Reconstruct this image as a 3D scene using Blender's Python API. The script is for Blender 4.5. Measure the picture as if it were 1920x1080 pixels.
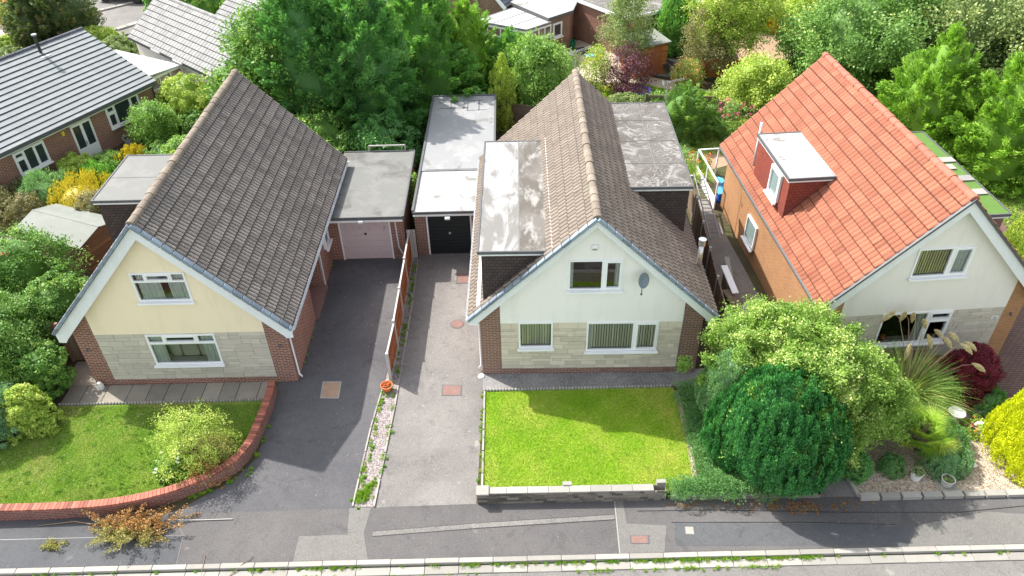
import bpy, math, random
import numpy as np
from mathutils import Vector, Matrix
S = bpy.context.scene
R = math.radians
for o in list(bpy.data.objects): bpy.data.objects.remove(o)
# ---------------------------------------------------------------- camera
cd = bpy.data.cameras.new('camera'); cam = bpy.data.objects.new('camera', cd); S.collection.objects.link(cam)
S.camera = cam
cd.sensor_fit = 'HORIZONTAL'; cd.sensor_width = 36.0; cd.lens = 1453.62 / 1920 * 36
cd.clip_start = 0.5; cd.clip_end = 1500
def _cam():
    p, r = R(38.006), R(-1.38894)
    fw = Vector((0, math.cos(p), -math.sin(p))); rt = Vector((1, 0, 0)); up = Vector((0, math.sin(p), math.cos(p)))
    rt, up = rt * math.cos(r) + up * math.sin(r), up * math.cos(r) - rt * math.sin(r)
    m = Matrix.Identity(4)
    for i in range(3):
        m[i][0] = rt[i]; m[i][1] = up[i]; m[i][2] = -fw[i]
    m[2][3] = 18.63
    return m
cam.matrix_world = _cam()
# ---------------------------------------------------------------- light
SUN = Vector((-.75, .53, 1)).normalized()
w = bpy.data.worlds.new("World"); S.world = w; w.use_nodes = True
nt = w.node_tree; bg = nt.nodes['Background']
sky = nt.nodes.new('ShaderNodeTexSky'); sky.sky_type = 'NISHITA'; sky.sun_disc = False
sky.sun_elevation = R(47.4); sky.sun_rotation = math.atan2(-.75, .53); sky.altitude = 100
sky.air_density = 1.0; sky.dust_density = 2.2; sky.ozone_density = 1.0
hs = nt.nodes.new('ShaderNodeHueSaturation'); hs.inputs['Saturation'].default_value = .35   # thin bright cloud: a whiter sky
nt.links.new(sky.outputs[0], hs.inputs['Color']); nt.links.new(hs.outputs[0], bg.inputs[0]); bg.inputs[1].default_value = 0.15
sl = bpy.data.lights.new('sun', 'SUN'); so = bpy.data.objects.new('sun', sl); S.collection.objects.link(so)
sl.energy = 3.05; sl.angle = R(0.6); sl.color = (1, .95, .88)
so.rotation_euler = SUN.to_track_quat('Z', 'Y').to_euler()
S.view_settings.view_transform = 'Standard'; S.view_settings.look = 'None'
S.view_settings.exposure = 1.32; S.view_settings.gamma = 1.0
S.cycles.max_bounces = 6; S.cycles.transparent_max_bounces = 8
# ---------------------------------------------------------------- helpers
COL = S.collection
def tag(o, label=None, cat=None, group=None, kind=None):
    if label: o['label'] = label
    if cat: o['category'] = cat
    if group: o['group'] = group
    if kind: o['kind'] = kind
    return o
def empty(name, loc, rz, label, cat, group=None):
    o = bpy.data.objects.new(name, None); COL.objects.link(o)
    o.location = loc; o.rotation_euler = (0, 0, rz); o.empty_display_size = .3
    return tag(o, label, cat, group)
def link(name, me, mat, parent=None, loc=(0, 0, 0), rz=0.0):
    o = bpy.data.objects.new(name, me); COL.objects.link(o)
    if mat is not None: me.materials.append(mat)
    if parent is not None: o.parent = parent
    o.location = loc; o.rotation_euler = (0, 0, rz)
    return o
def dup(root, loc=None, rz=None, **kw):
    def cp(o, par):
        c = o.copy(); COL.objects.link(c); c.parent = par
        for ch in o.children: cp(ch, c)
        return c
    c = cp(root, root.parent)
    if loc is not None: c.location = loc
    if rz is not None: c.rotation_euler = (0, 0, rz)
    tag(c, **kw); return c
def rects(u0, u1, z0, z1, holes):
    us = sorted({u0, u1} | {x for h in holes for x in h[:2] if u0 < x < u1}); out = []
    for a, b in zip(us, us[1:]):
        m = (a + b) / 2; z = z0
        for h in sorted((h for h in holes if h[0] < m < h[1] and h[3] > z0 and h[2] < z1), key=lambda h: h[2]):
            if h[2] > z: out.append((a, b, z, h[2]))
            z = max(z, h[3])
        if z < z1: out.append((a, b, z, z1))
    return out
class MB:
    def __init__(s): s.v = []; s.f = []; s.t = []
    def poly(s, pts, t=.5):
        n = len(s.v); s.v += [tuple(p) for p in pts]; s.f.append(tuple(range(n, n + len(pts)))); s.t.append(t); return s
    def box(s, x0, x1, y0, y1, z0, z1, t=.5):
        n = len(s.v)
        s.v += [(x0,y0,z0),(x1,y0,z0),(x1,y1,z0),(x0,y1,z0),(x0,y0,z1),(x1,y0,z1),(x1,y1,z1),(x0,y1,z1)]
        for q in ((0,3,2,1),(4,5,6,7),(0,1,5,4),(1,2,6,5),(2,3,7,6),(3,0,4,7)): s.f.append(tuple(n + i for i in q)); s.t.append(t)
        return s
    def obox(s, c, ax, ay, az, t=.5):   # oriented box: centre + half vectors
        c, ax, ay, az = map(Vector, (c, ax, ay, az)); n = len(s.v)
        for k in (-1, 1):
            for i, j in ((-1,-1),(1,-1),(1,1),(-1,1)): s.v.append(tuple(c + ax*i + ay*j + az*k))
        for q in ((0,3,2,1),(4,5,6,7),(0,1,5,4),(1,2,6,5),(2,3,7,6),(3,0,4,7)): s.f.append(tuple(n + i for i in q)); s.t.append(t)
        return s
    def beam(s, a, b, w, h, t=.5, up=(0, 0, 1)):
        a, b = Vector(a), Vector(b); d = b - a; u = Vector(up); sd = d.cross(u)
        if sd.length < 1e-6: sd = d.cross(Vector((1, 0, 0)))
        sd.normalize(); uu = sd.cross(d).normalized()
        return s.obox((a + b) / 2, d / 2, sd * w / 2, uu * h / 2, t)
    def prism(s, pts, z0, z1, t=.5):
        m = len(pts); n = len(s.v); A = sum(pts[i][0]*pts[(i+1)%m][1]-pts[(i+1)%m][0]*pts[i][1] for i in range(m))
        if A < 0: pts = pts[::-1]
        s.v += [(p[0], p[1], z0) for p in pts] + [(p[0], p[1], z1) for p in pts]
        s.f.append(tuple(n + m + i for i in range(m))); s.f.append(tuple(n + m - 1 - i for i in range(m))); s.t += [t, t]
        for i in range(m):
            j = (i + 1) % m; s.f.append((n + i, n + j, n + m + j, n + m + i)); s.t.append(t)
        return s
    def tube(s, pts, r, n=8, t=.5, caps=True):
        pts = [Vector(p) for p in pts]; m = len(pts); rr = r if isinstance(r, (list, tuple)) else [r] * m; b = len(s.v)
        d0 = (pts[1] - pts[0]).normalized(); a = d0.cross(Vector((0, 0, 1)))
        if a.length < .05: a = d0.cross(Vector((1, 0, 0)))
        a.normalize()
        for i, p in enumerate(pts):
            d = (pts[min(i + 1, m - 1)] - pts[max(i - 1, 0)]).normalized()
            a = (a - d * a.dot(d)).normalized(); c = d.cross(a)
            for k in range(n):
                g = 2 * math.pi * k / n; s.v.append(tuple(p + (a * math.cos(g) + c * math.sin(g)) * rr[i]))
        for i in range(m - 1):
            for k in range(n):
                k2 = (k + 1) % n; s.f.append((b+i*n+k, b+i*n+k2, b+(i+1)*n+k2, b+(i+1)*n+k)); s.t.append(t)
        if caps:
            s.f.append(tuple(b + n - 1 - k for k in range(n))); s.f.append(tuple(b + (m-1)*n + k for k in range(n))); s.t += [t, t]
        return s
    def lathe(s, prof, c=(0, 0, 0), n=20, t=.5):
        b = len(s.v); m = len(prof)
        for r, z in prof:
            for k in range(n):
                g = 2 * math.pi * k / n; s.v.append((c[0] + r*math.cos(g), c[1] + r*math.sin(g), c[2] + z))
        for i in range(m - 1):
            for k in range(n):
                k2 = (k + 1) % n; s.f.append((b+i*n+k, b+i*n+k2, b+(i+1)*n+k2, b+(i+1)*n+k)); s.t.append(t)
        return s
    def build(s, name, mat, parent=None, loc=(0, 0, 0), rz=0.0, smooth=False, bevel=0):
        me = bpy.data.meshes.new(name); me.from_pydata(s.v, [], s.f); me.update()
        at = me.attributes.new('tint', 'FLOAT', 'FACE'); at.data.foreach_set('value', s.t)
        V = np.array(s.v, dtype=float); n = len(me.loops)
        li = np.empty(n, int); me.loops.foreach_get('vertex_index', li)
        N = np.empty(len(me.polygons) * 3); me.polygons.foreach_get('normal', N); N = N.reshape(-1, 3)
        tot = np.empty(len(me.polygons), int); me.polygons.foreach_get('loop_total', tot)
        Nl = np.repeat(N, tot, 0); P = V[li]
        h = np.stack([-Nl[:, 1], Nl[:, 0], np.zeros(n)], 1); hl = np.linalg.norm(h, axis=1, keepdims=True)
        flat = (np.abs(Nl[:, 2]) > .97)[:, None]
        h = np.where(flat, [[1., 0, 0]], h / np.maximum(hl, 1e-9)); vd = np.where(flat, [[0, 1., 0]], np.cross(Nl, h))
        uv = np.stack([(P * h).sum(1), (P * vd).sum(1)], 1)
        lay = me.uv_layers.new(name='UVMap'); lay.data.foreach_set('uv', uv.ravel().astype('f'))
        if smooth: me.polygons.foreach_set('use_smooth', [True] * len(me.polygons))
        o = link(name, me, mat, parent, loc, rz)
        if bevel:
            m = o.modifiers.new('bevel', 'BEVEL'); m.width = bevel; m.segments = 2; m.limit_method = 'ANGLE'
        return o
# ---------------------------------------------------------------- materials
class NT:
    def __init__(s, name):
        s.m = bpy.data.materials.new(name); s.m.use_nodes = True; s.t = s.m.node_tree; s.b = s.t.nodes['Principled BSDF']; s.out = s.t.nodes['Material Output']
    def n(s, ty, **kw):
        n = s.t.nodes.new('ShaderNode' + ty)
        for k, v in kw.items():
            if k.startswith('_'): setattr(n, k[1:], v)
            else:
                key = k.replace('__', ' '); n.inputs[int(key[1:]) if key[0] == 'i' and key[1:].isdigit() else key].default_value = v
        return n
    def l(s, a, b): s.t.links.new(a, b)
    def coord(s, which='Object', scale=None):
        c = s.n('TexCoord').outputs[which]
        if scale:
            m = s.n('Mapping'); m.inputs['Scale'].default_value = scale; s.l(c, m.inputs[0]); c = m.outputs[0]
        return c
    def noise(s, c, scale, detail=4, rough=.6, dist=0):
        n = s.n('TexNoise', Scale=scale, Detail=detail, Roughness=rough, Distortion=dist); s.l(c, n.inputs['Vector']); return n.outputs['Fac']
    def ramp(s, f, a, b, ca=(0, 0, 0, 1), cb=(1, 1, 1, 1)):
        r = s.n('ValToRGB'); r.color_ramp.elements[0].position = a; r.color_ramp.elements[1].position = b
        r.color_ramp.elements[0].color = ca; r.color_ramp.elements[1].color = cb; s.l(f, r.inputs[0]); return r.outputs[0]
    def mix(s, f, a, b, mode='MIX'):
        m = s.n('Mix', _data_type='RGBA', _blend_type=mode)
        for sock, x in ((m.inputs[0], f), (m.inputs[6], a), (m.inputs[7], b)):
            if isinstance(x, (int, float)): sock.default_value = x
            elif isinstance(x, tuple): sock.default_value = tuple(x) + (1,) * (4 - len(x))
            else: s.l(x, sock)
        return m.outputs[2]
    def math(s, op, a, b=0.0):
        m = s.n('Math', _operation=op)
        for i, x in ((0, a), (1, b)):
            if isinstance(x, (int, float)): m.inputs[i].default_value = x
            else: s.l(x, m.inputs[i])
        return m.outputs[0]
    def tint(s): return s.n('Attribute', _attribute_name='tint').outputs['Fac']
    def bump(s, h, strength=.4, dist=.02):
        b = s.n('Bump', Strength=strength, Distance=dist); s.l(h, b.inputs['Height']); s.l(b.outputs[0], s.b.inputs['Normal'])
    def fin(s, col, rough=.8, metal=0, spec=.5):
        if isinstance(col, tuple): s.b.inputs['Base Color'].default_value = tuple(col) + (1,)
        else: s.l(col, s.b.inputs['Base Color'])
        if isinstance(rough, (int, float)): s.b.inputs['Roughness'].default_value = rough
        else: s.l(rough, s.b.inputs['Roughness'])
        s.b.inputs['Metallic'].default_value = metal; s.b.inputs['Specular IOR Level'].default_value = spec
        return s.m
def sc(c, k): return tuple(min(1, x * k) for x in c)
def m_plain(name, col, rough=.6, var=.15, scale=3, metal=0, bump=0, tint=.25, bs=60, dirt=0):
    n = NT(name); c = n.coord()
    a = n.mix(n.noise(c, scale), sc(col, 1 - var), sc(col, 1 + var))
    if tint: a = n.mix(n.tint(), n.mix(1.0, a, (1-tint,)*3, 'MULTIPLY'), n.mix(1.0, a, (1+tint,)*3, 'MULTIPLY'))
    if dirt:
        cs = n.coord(scale=(1, 1, .22)); a = n.mix(n.math('MULTIPLY', n.ramp(n.noise(cs, 2.2, 6, .7), .5, .72), dirt), a, sc(col, .62))
    if bump: n.bump(n.noise(c, bs, 3), bump, .01)
    return n.fin(a, rough, metal)
def m_brick(name, c1, c2, mortar, stain=(.1,.07,.06), sa=.4, bw=.225, rh=.075, ms=.012):
    n = NT(name); uv = n.coord('UV'); ob = n.coord()
    b = n.n('TexBrick', Scale=1.0, _offset=.5); b.inputs['Brick Width'].default_value = bw; b.inputs['Row Height'].default_value = rh
    b.inputs['Mortar Size'].default_value = ms; b.inputs['Mortar Smooth'].default_value = .2; b.inputs['Bias'].default_value = -.1
    for k, c in (('Color1', c1), ('Color2', c2), ('Mortar', mortar)): b.inputs[k].default_value = tuple(c) + (1,)
    n.l(uv, b.inputs['Vector'])
    a = n.mix(n.math('MULTIPLY', n.ramp(n.noise(ob, 1.3, 5), .45, .75), sa), b.outputs['Color'], stain)
    a = n.mix(n.math('MULTIPLY', n.ramp(n.noise(ob, 18, 2), .5, .8), .35), a, sc(c2, .55))
    n.bump(n.math('MULTIPLY', b.outputs['Fac'], -1), .5, .01)
    return n.fin(a, .9, spec=.2)
def m_tile(name, c1, c2, lich=(.5, .47, .4), la=.5, moss=(.05, .045, .035), ma=.4, tv=.35, rough=.85):
    n = NT(name); c = n.coord()
    a = n.mix(n.noise(c, 1.1, 5), c1, c2)
    a = n.mix(n.tint(), n.mix(1.0, a, (1-tv,)*3, 'MULTIPLY'), n.mix(1.0, a, (1+tv,)*3, 'MULTIPLY'))
    a = n.mix(n.math('LESS_THAN', n.tint(), -.1), a, sc(c1, .32))  # negative tint: dark joints, plus the painted shadow line under each course edge
    a = n.mix(n.math('MULTIPLY', n.ramp(n.noise(c, 9, 6, .75), .5, .66), ma), a, moss)
    a = n.mix(n.math('MULTIPLY', n.ramp(n.noise(c, 22, 5, .8), .56, .66), la), a, lich)
    n.bump(n.noise(c, 70, 4), .5, .012)
    return n.fin(a, rough, spec=.25)
def m_glass(name, tintc=(.93, .97, .96), k=.35):
    n = NT(name); tr = n.n('BsdfTransparent'); tr.inputs[0].default_value = tuple(tintc) + (1,)
    gl = n.n('BsdfGlossy'); gl.inputs['Roughness'].default_value = .02
    fr = n.n('Fresnel'); fr.inputs[0].default_value = 1.9; mx = n.n('MixShader'); n.l(fr.outputs[0], mx.inputs[0]); n.l(tr.outputs[0], mx.inputs[1]); n.l(gl.outputs[0], mx.inputs[2])
    n.l(mx.outputs[0], n.out.inputs[0]); return n.m
def m_felt(name, base, dark, light, sd=.5, sl=.4, swirl=False, dthr=(.5, .6), lthr=(.5, .58), scl=.6, stretch=(1, 1, 1)):
    n = NT(name); c = n.coord(scale=stretch)
    d = n.ramp(n.noise(c, scl, 7, .62, .6), *dthr); li = n.ramp(n.noise(c, scl * 2.2, 8, .7, 1.0 if swirl else .2), *lthr)
    a = n.mix(n.math('MULTIPLY', d, sd), base, dark); a = n.mix(n.math('MULTIPLY', li, sl), a, light)
    if swirl:
        wv = n.noise(n.coord(scale=(1, 1.2, 1)), 1.3, 2, .45, .8); q = n.math('SINE', n.math('MULTIPLY', wv, 95.0))
        a = n.mix(n.math('MULTIPLY', n.math('MULTIPLY', n.ramp(q, .55, .95), n.ramp(n.noise(c, 1.1, 4), .38, .62)), .75), a, light)
    a = n.mix(n.math('MULTIPLY', n.ramp(n.noise(c, 30, 4), .55, .75), .25), a, dark)
    n.bump(n.noise(c, 80, 3), .3, .008); return n.fin(a, .75, spec=.3)
def m_asphalt(name, c1, c2, sp=.35, big=.35, crack=0):
    n = NT(name); c = n.coord('Object')
    a = n.mix(n.ramp(n.noise(c, big, 7, .62, .4), .35, .68), c1, c2)
    a = n.mix(n.math('MULTIPLY', n.ramp(n.noise(c, 3.5, 6, .7), .5, .7), .35), a, sc(c1, .7))
    a = n.mix(n.math('MULTIPLY', n.ramp(n.noise(c, 30, 3, .8), .5, .68), sp * 1.5), a, sc(c2, 1.7))
    a = n.mix(n.math('MULTIPLY', n.ramp(n.noise(c, 24, 3, .8), .54, .66), .5), a, sc(c1, .55))
    a = n.mix(n.math('MULTIPLY', n.ramp(n.noise(c, 1.9, 3, .6), .66, .72), .4), a, sc(c2, 1.7))
    a = n.mix(n.math('MULTIPLY', n.ramp(n.noise(c, .9, 8, .8, 1.5), .56, .60), .35), a, sc(c1, .62))
    a = n.mix(n.math('MULTIPLY', n.ramp(n.noise(c, 12, 2, .6), .69, .71), .35), a, sc(c2, 2.2))
    if crack:
        v = n.n('TexVoronoi', _feature='DISTANCE_TO_EDGE', Scale=.45); n.l(n.mix(.35, c, n.n('TexNoise', Scale=1.5).outputs['Color']), v.inputs[0])
        a = n.mix(n.math('MULTIPLY', n.ramp(v.outputs['Distance'], .003, .012, (1,)*4, (0, 0, 0, 1)), crack), a, sc(c1, .35))
    n.bump(n.noise(c, 90, 3, .7), .5, .01); return n.fin(a, .88, spec=.3)
def m_lawn(name, g1, g2, g3, dry=.35, s=1.0):
    n = NT(name); c = n.coord()
    a = n.mix(n.ramp(n.noise(c, 1.2*s, 5), .35, .65), g1, g2)
    a = n.mix(n.math('MULTIPLY', n.ramp(n.noise(c, .45*s, 4, .6), .48, .66), dry), a, g3)
    a = n.mix(n.math('MULTIPLY', n.ramp(n.noise(c, 25, 4, .8), .4, .7), .5), a, sc(g1, .6))
    n.bump(n.noise(c, 60, 4, .8), 1.0, .03); return n.fin(a, .9, spec=.15)
def m_gravel(name, cols, scale=28):
    n = NT(name); c = n.coord(); v = n.n('TexVoronoi', Scale=scale); n.l(c, v.inputs[0])
    r = n.n('ValToRGB'); e = r.color_ramp.elements
    sp = n.n('SeparateColor'); n.l(v.outputs['Color'], sp.inputs[0]); n.l(sp.outputs[0], r.inputs[0])
    e[0].color = tuple(cols[0]) + (1,); e[1].color = tuple(cols[-1]) + (1,)
    for i, q in enumerate(cols[1:-1]):
        k = e.new((i + 1) / (len(cols) - 1)); k.color = tuple(q) + (1,)
    h = n.ramp(v.outputs['Distance'], .0, .5, (1,)*4, (0, 0, 0, 1)); n.bump(h, .9, .03); return n.fin(n.mix(n.math('MULTIPLY', n.noise(c, 1.5), .35), r.outputs[0], sc(cols[1], .6)), .85, spec=.25)
def m_wood(name, c1, c2, rough=.8, s=(2, 2, 14)):
    n = NT(name); c = n.coord(scale=s); a = n.mix(n.noise(c, 3, 5, .65), c1, c2)
    a = n.mix(n.tint(), n.mix(1.0, a, (.7,)*3, 'MULTIPLY'), n.mix(1.0, a, (1.3,)*3, 'MULTIPLY')); n.bump(n.noise(c, 12, 3), .3, .01)
    return n.fin(a, rough, spec=.25)
def m_leaf(name, c1, c2, c3=None, k3=.85, trans=.3, rough=.5):
    n = NT(name); t = n.tint(); a = n.mix(n.ramp(t, 0, .8), c1, c2)
    if c3: a = n.mix(n.ramp(t, k3, min(1, k3 + .08)), a, c3)
    n.l(a, n.b.inputs['Base Color']); n.b.inputs['Roughness'].default_value = rough; n.b.inputs['Specular IOR Level'].default_value = .3
    tr = n.n('BsdfTranslucent'); n.l(n.mix(1.0, a, (1.25, 1.3, .7), 'MULTIPLY'), tr.inputs[0]); mx = n.n('MixShader'); mx.inputs[0].default_value = trans
    n.l(n.b.outputs[0], mx.inputs[1]); n.l(tr.outputs[0], mx.inputs[2]); n.l(mx.outputs[0], n.out.inputs[0]); return n.m
M = {}
M['brick_red'] = m_brick('red_brick', (.30,.10,.06), (.20,.07,.045), (.42,.36,.31))
M['brick_orange'] = m_brick('orange_brick', (.47,.225,.095), (.40,.18,.075), (.42,.30,.19), sa=.2)
M['brick_brown'] = m_brick('brown_brick', (.25,.12,.08), (.19,.09,.06), (.36,.30,.26))
M['brick_garden'] = m_brick('garden_brick', (.26,.085,.06), (.19,.06,.045), (.30,.24,.21), sa=.5)
M['brick_cap'] = m_plain('brick_cap', (.32,.11,.075), .85, .3, 8, tint=.45, bump=.4)
M['mortar'] = m_plain('mortar', (.36,.33,.29), .9, .15)
M['stone_c'] = m_plain('sandstone', (.62,.555,.455), .9, .12, 6, bump=.6, tint=.15, bs=25)
M['stone_g'] = m_plain('grey_stone', (.55,.505,.43), .9, .12, 6, bump=.5, tint=.10, bs=25)
M['stone_dark'] = m_plain('weathered_stone', (.17,.15,.125), .9, .35, 6, bump=.7, tint=.55, bs=25)
M['render_c'] = m_plain('cream_render', (.88,.855,.83), .85, .025, .7, bump=.15, tint=0, dirt=.22)
M['render_y'] = m_plain('yellow_render', (.89,.77,.56), .85, .03, .7, bump=.15, tint=0, dirt=.22)
M['render_r'] = m_plain('pale_render', (.82,.79,.74), .85, .03, .7, bump=.15, tint=0, dirt=.22)
M['upvc'] = m_plain('white_upvc', (.86,.87,.88), .35, .03, 1, tint=0)
M['board'] = m_plain('white_board', (.78,.81,.83), .5, .05, 2, tint=.05, dirt=.3)
M['verge'] = m_plain('blue_grey_verge', (.20,.25,.30), .6, .2, 4, tint=.25, bump=.2)
M['tile_brown'] = m_tile('brown_tile', (.225,.195,.172), (.295,.26,.232), (.58,.55,.50), .6, (.06,.055,.045), .45, .18)
M['tile_c'] = m_tile('buff_brown_tile', (.215,.175,.142), (.265,.22,.18), (.5,.46,.4), .3, (.10,.08,.065), .35, .12)
M['tile_orange'] = m_tile('orange_tile', (.275,.092,.052), (.355,.13,.078), (.50,.36,.28), .35, (.17,.075,.05), .22, .2)
M['tile_grey'] = m_tile('light_grey_tile', (.25,.27,.275), (.28,.30,.305), (.45,.46,.45), .12, (.2,.2,.2), .1, .06)
M['tile_grey2'] = m_tile('pale_grey_tile', (.27,.268,.262), (.31,.307,.30), (.6,.58,.55), .3, (.2,.2,.18), .3, .14)
M['tile_hung'] = m_brick('hung_tile', (.085,.065,.06), (.06,.048,.045), (.025,.022,.02), sa=.2, bw=.17, rh=.11, ms=.008)
M['tile_hung_red'] = m_brick('red_hung_tile', (.30,.075,.05), (.24,.06,.042), (.11,.035,.028), sa=.3, bw=.17, rh=.11, ms=.008)
M['ridge_moss'] = m_tile('mossy_ridge', (.19,.155,.12), (.27,.225,.18), (.46,.41,.33), .6, (.14,.12,.09), .6, .2)
M['ridge_orange'] = m_tile('orange_ridge', (.38,.12,.08), (.42,.15,.10), (.62,.5,.42), .3, (.25,.13,.1), .1, .1)
M['ridge_dark'] = m_plain('dark_ridge', (.09,.10,.12), .7, .2, 3)
M['felt_grey'] = m_felt('grey_felt', (.175,.178,.168), (.075,.07,.06), (.235,.235,.225), .55, .4, dthr=(.52, .62))
M['felt_white'] = m_felt('silvered_felt', (.27,.275,.28), (.15,.145,.13), (.36,.36,.355), .6, .5, dthr=(.58, .64), stretch=(1, .6, 1))
M['felt_patch'] = m_felt('white_and_brown_felt', (.32,.32,.315), (.13,.12,.105), (.42,.415,.40), .7, .6, dthr=(.47, .55), lthr=(.54, .66), scl=.9, stretch=(1.5, .45, 1))
M['felt_swirl'] = m_felt('brush_marked_felt', (.125,.115,.105), (.085,.075,.062), (.36,.35,.335), .6, .6, True, lthr=(.52, .62))
M['felt_worn'] = m_felt('worn_grey_felt', (.16,.148,.132), (.095,.083,.068), (.36,.355,.34), .7, .75, dthr=(.45,.56), lthr=(.5,.62), scl=.8, stretch=(1.4,.6,1))
M['felt_clean'] = m_felt('bright_felt', (.36,.36,.355), (.15,.14,.12), (.46,.46,.45), .7, .5, dthr=(.58, .64), scl=1.1)
M['felt_edge'] = m_plain('felt_edge', (.10,.105,.11), .7, .3, 5)
M['turf'] = m_plain('artificial_turf', (.09,.18,.03), .9, .2, 5, bump=.6)
M['lead'] = m_plain('lead_grey', (.25,.26,.27), .5, .2, 3, bump=.1)
M['steel'] = m_plain('steel', (.62,.62,.61), .32, .1, 4, metal=.85)
M['black'] = m_plain('black_plastic', (.02,.02,.022), .45, .2, 3)
M['dish'] = m_plain('dish_grey', (.20,.24,.28), .5, .08, 3)
M['grey_dark'] = m_plain('dark_grey', (.09,.095,.10), .5, .2, 3)
M['door_pink'] = m_felt('peeling_pink_paint', (.60,.50,.50), (.13,.11,.10), (.66,.57,.57), .25, .3, dthr=(.60,.62), scl=3)
M['door_black'] = m_plain('black_garage_paint', (.006,.011,.014), .55, .2, 2, tint=.1)
M['glass'] = m_glass('window_glass')
M['dark'] = m_plain('dark_interior', (.02,.022,.024), .9, .2, 2)
M['pane_dark'] = m_plain('reflective_pane', (.035,.05,.055), .06, .6, 1.5, tint=.3)
M['pane_pale'] = m_plain('pale_pane', (.22,.30,.29), .08, .4, 1.5, tint=.3)
M['blind'] = m_plain('cream_blind', (.78,.76,.66), .7, .05, 3, tint=.2)
M['curtain'] = m_plain('pale_curtain', (.80,.84,.82), .8, .08, 5, tint=.15)
M['conc'] = m_plain('concrete', (.32,.30,.27), .9, .18, 4, bump=.3, tint=.18)
M['conc_pale'] = m_plain('pale_concrete', (.31,.295,.265), .9, .14, 4, bump=.3, tint=.15)
M['flag'] = m_plain('paving_flag', (.26,.235,.195), .9, .35, 1.6, bump=.3, tint=.22)
M['post'] = m_plain('concrete_post', (.45,.43,.41), .9, .1, 4, bump=.2, tint=.1)
M['asphalt_dark'] = m_asphalt('dark_asphalt', (.078,.078,.086), (.125,.122,.124), .2)
M['asphalt_mid'] = m_asphalt('worn_asphalt', (.145,.136,.13), (.24,.225,.21), .3, .3)
M['asphalt_pave'] = m_asphalt('pavement_asphalt', (.09,.086,.086), (.13,.123,.12), .25, .25)
M['asphalt_pave2'] = m_asphalt('pavement_asphalt_pale', (.145,.14,.13), (.185,.178,.165), .3, .25)
M['asphalt_pave3'] = m_asphalt('pavement_asphalt_blue', (.075,.078,.084), (.105,.108,.112), .18, .25)
M['asphalt_road'] = m_asphalt('road_asphalt', (.15,.142,.135), (.21,.20,.185), .4)
M['path_dark'] = m_asphalt('front_path', (.15,.148,.15), (.27,.26,.255), .6, .8)
M['lawn_c'] = m_lawn('lawn_bright', (.22,.38,.02), (.32,.46,.04), (.52,.48,.12), .75)
M['lawn_l'] = m_lawn('lawn_patchy', (.13,.23,.03), (.22,.33,.05), (.34,.25,.12), .75, .8)
M['lawn_far'] = m_lawn('garden_grass', (.10,.20,.02), (.18,.30,.03), (.24,.26,.08), .4)
M['soil'] = m_lawn('garden_soil', (.085,.07,.045), (.12,.10,.06), (.09,.13,.03), .6)
M['gravel_pink'] = m_gravel('pink_gravel', [(.16,.125,.12), (.30,.26,.255), (.46,.42,.41), (.24,.19,.185)], 26)
M['gravel_buff'] = m_gravel('buff_gravel', [(.22,.15,.10), (.50,.39,.28), (.62,.54,.44), (.30,.25,.21), (.54,.42,.32)], 22)
M['paver'] = m_brick('block_paving', (.20,.12,.10), (.15,.10,.085), (.07,.06,.05), bw=.2, rh=.1, ms=.012)
M['paving_cream'] = m_plain('cream_paving', (.50,.42,.33), .9, .15, 1.5, tint=.15)
M['paving_grey'] = m_plain('grey_paving', (.26,.25,.235), .9, .3, 1.5)
M['straw'] = m_plain('dry_mulch', (.36,.24,.16), .95, .35, 5, bump=1.0, bs=30)
M['iron_red'] = m_plain('rusty_cover', (.215,.125,.105), .8, .35, 12, tint=.1, bump=.4)
M['wood_fence'] = m_wood('orange_fence', (.42,.15,.06), (.30,.10,.045))
M['wood_old'] = m_wood('weathered_fence', (.15,.11,.08), (.22,.17,.12))
M['wood_shed'] = m_wood('shed_wood', (.20,.13,.08), (.27,.18,.11))
M['wood_bright'] = m_wood('orange_shed_wood', (.46,.19,.06), (.38,.14,.045))
M['roof_shed'] = m_felt('shed_felt', (.21,.225,.20), (.15,.16,.14), (.27,.29,.26), .35, .3)
M['terracotta'] = m_plain('terracotta', (.62,.16,.05), .7, .15, 5)
M['white_pot'] = m_plain('white_pot', (.72,.72,.70), .6, .08, 5)
M['stone_pot'] = m_plain('stone_pot', (.45,.44,.41), .9, .2, 9, bump=.4)
M['white_stone'] = m_plain('white_stone', (.75,.74,.71), .8, .1, 5, bump=.2)
M['rock'] = m_plain('rock', (.33,.32,.30), .9, .3, 5, bump=.8, bs=10)
M['blue'] = m_plain('blue_plastic', (.02,.13,.62), .4, .1, 2)
M['blue2'] = m_plain('pale_blue_plastic', (.10,.40,.75), .4, .2, 2)
M['red'] = m_plain('red_plastic', (.62,.03,.03), .4, .1, 2)
M['green_pl'] = m_plain('green_plastic', (.02,.20,.10), .4, .1, 2)
M['orange_pl'] = m_plain('orange_plastic', (.75,.20,.03), .4, .1, 2)
M['yellow_pl'] = m_plain('yellow_plastic', (.75,.60,.05), .4, .1, 2)
M['purple_pl'] = m_plain('purple_plastic', (.16,.09,.45), .5, .1, 2)
M['bark'] = m_plain('bark', (.13,.10,.075), .9, .35, 6, bump=.9, bs=20)
M['twig'] = m_plain('twig', (.24,.18,.11), .9, .3, 6)
M['clear'] = m_glass('balustrade_glass', (.8, .86, .86))
M['poly'] = m_plain('polycarbonate_roof', (.50,.51,.51), .3, .06, 1.5, tint=.08)
M['car_white'] = m_plain('car_paint', (.55,.60,.68), .2, .03, 1)
M['cushion'] = m_plain('cream_cushion', (.60,.58,.50), .85, .12, 5, bump=.2)
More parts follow.
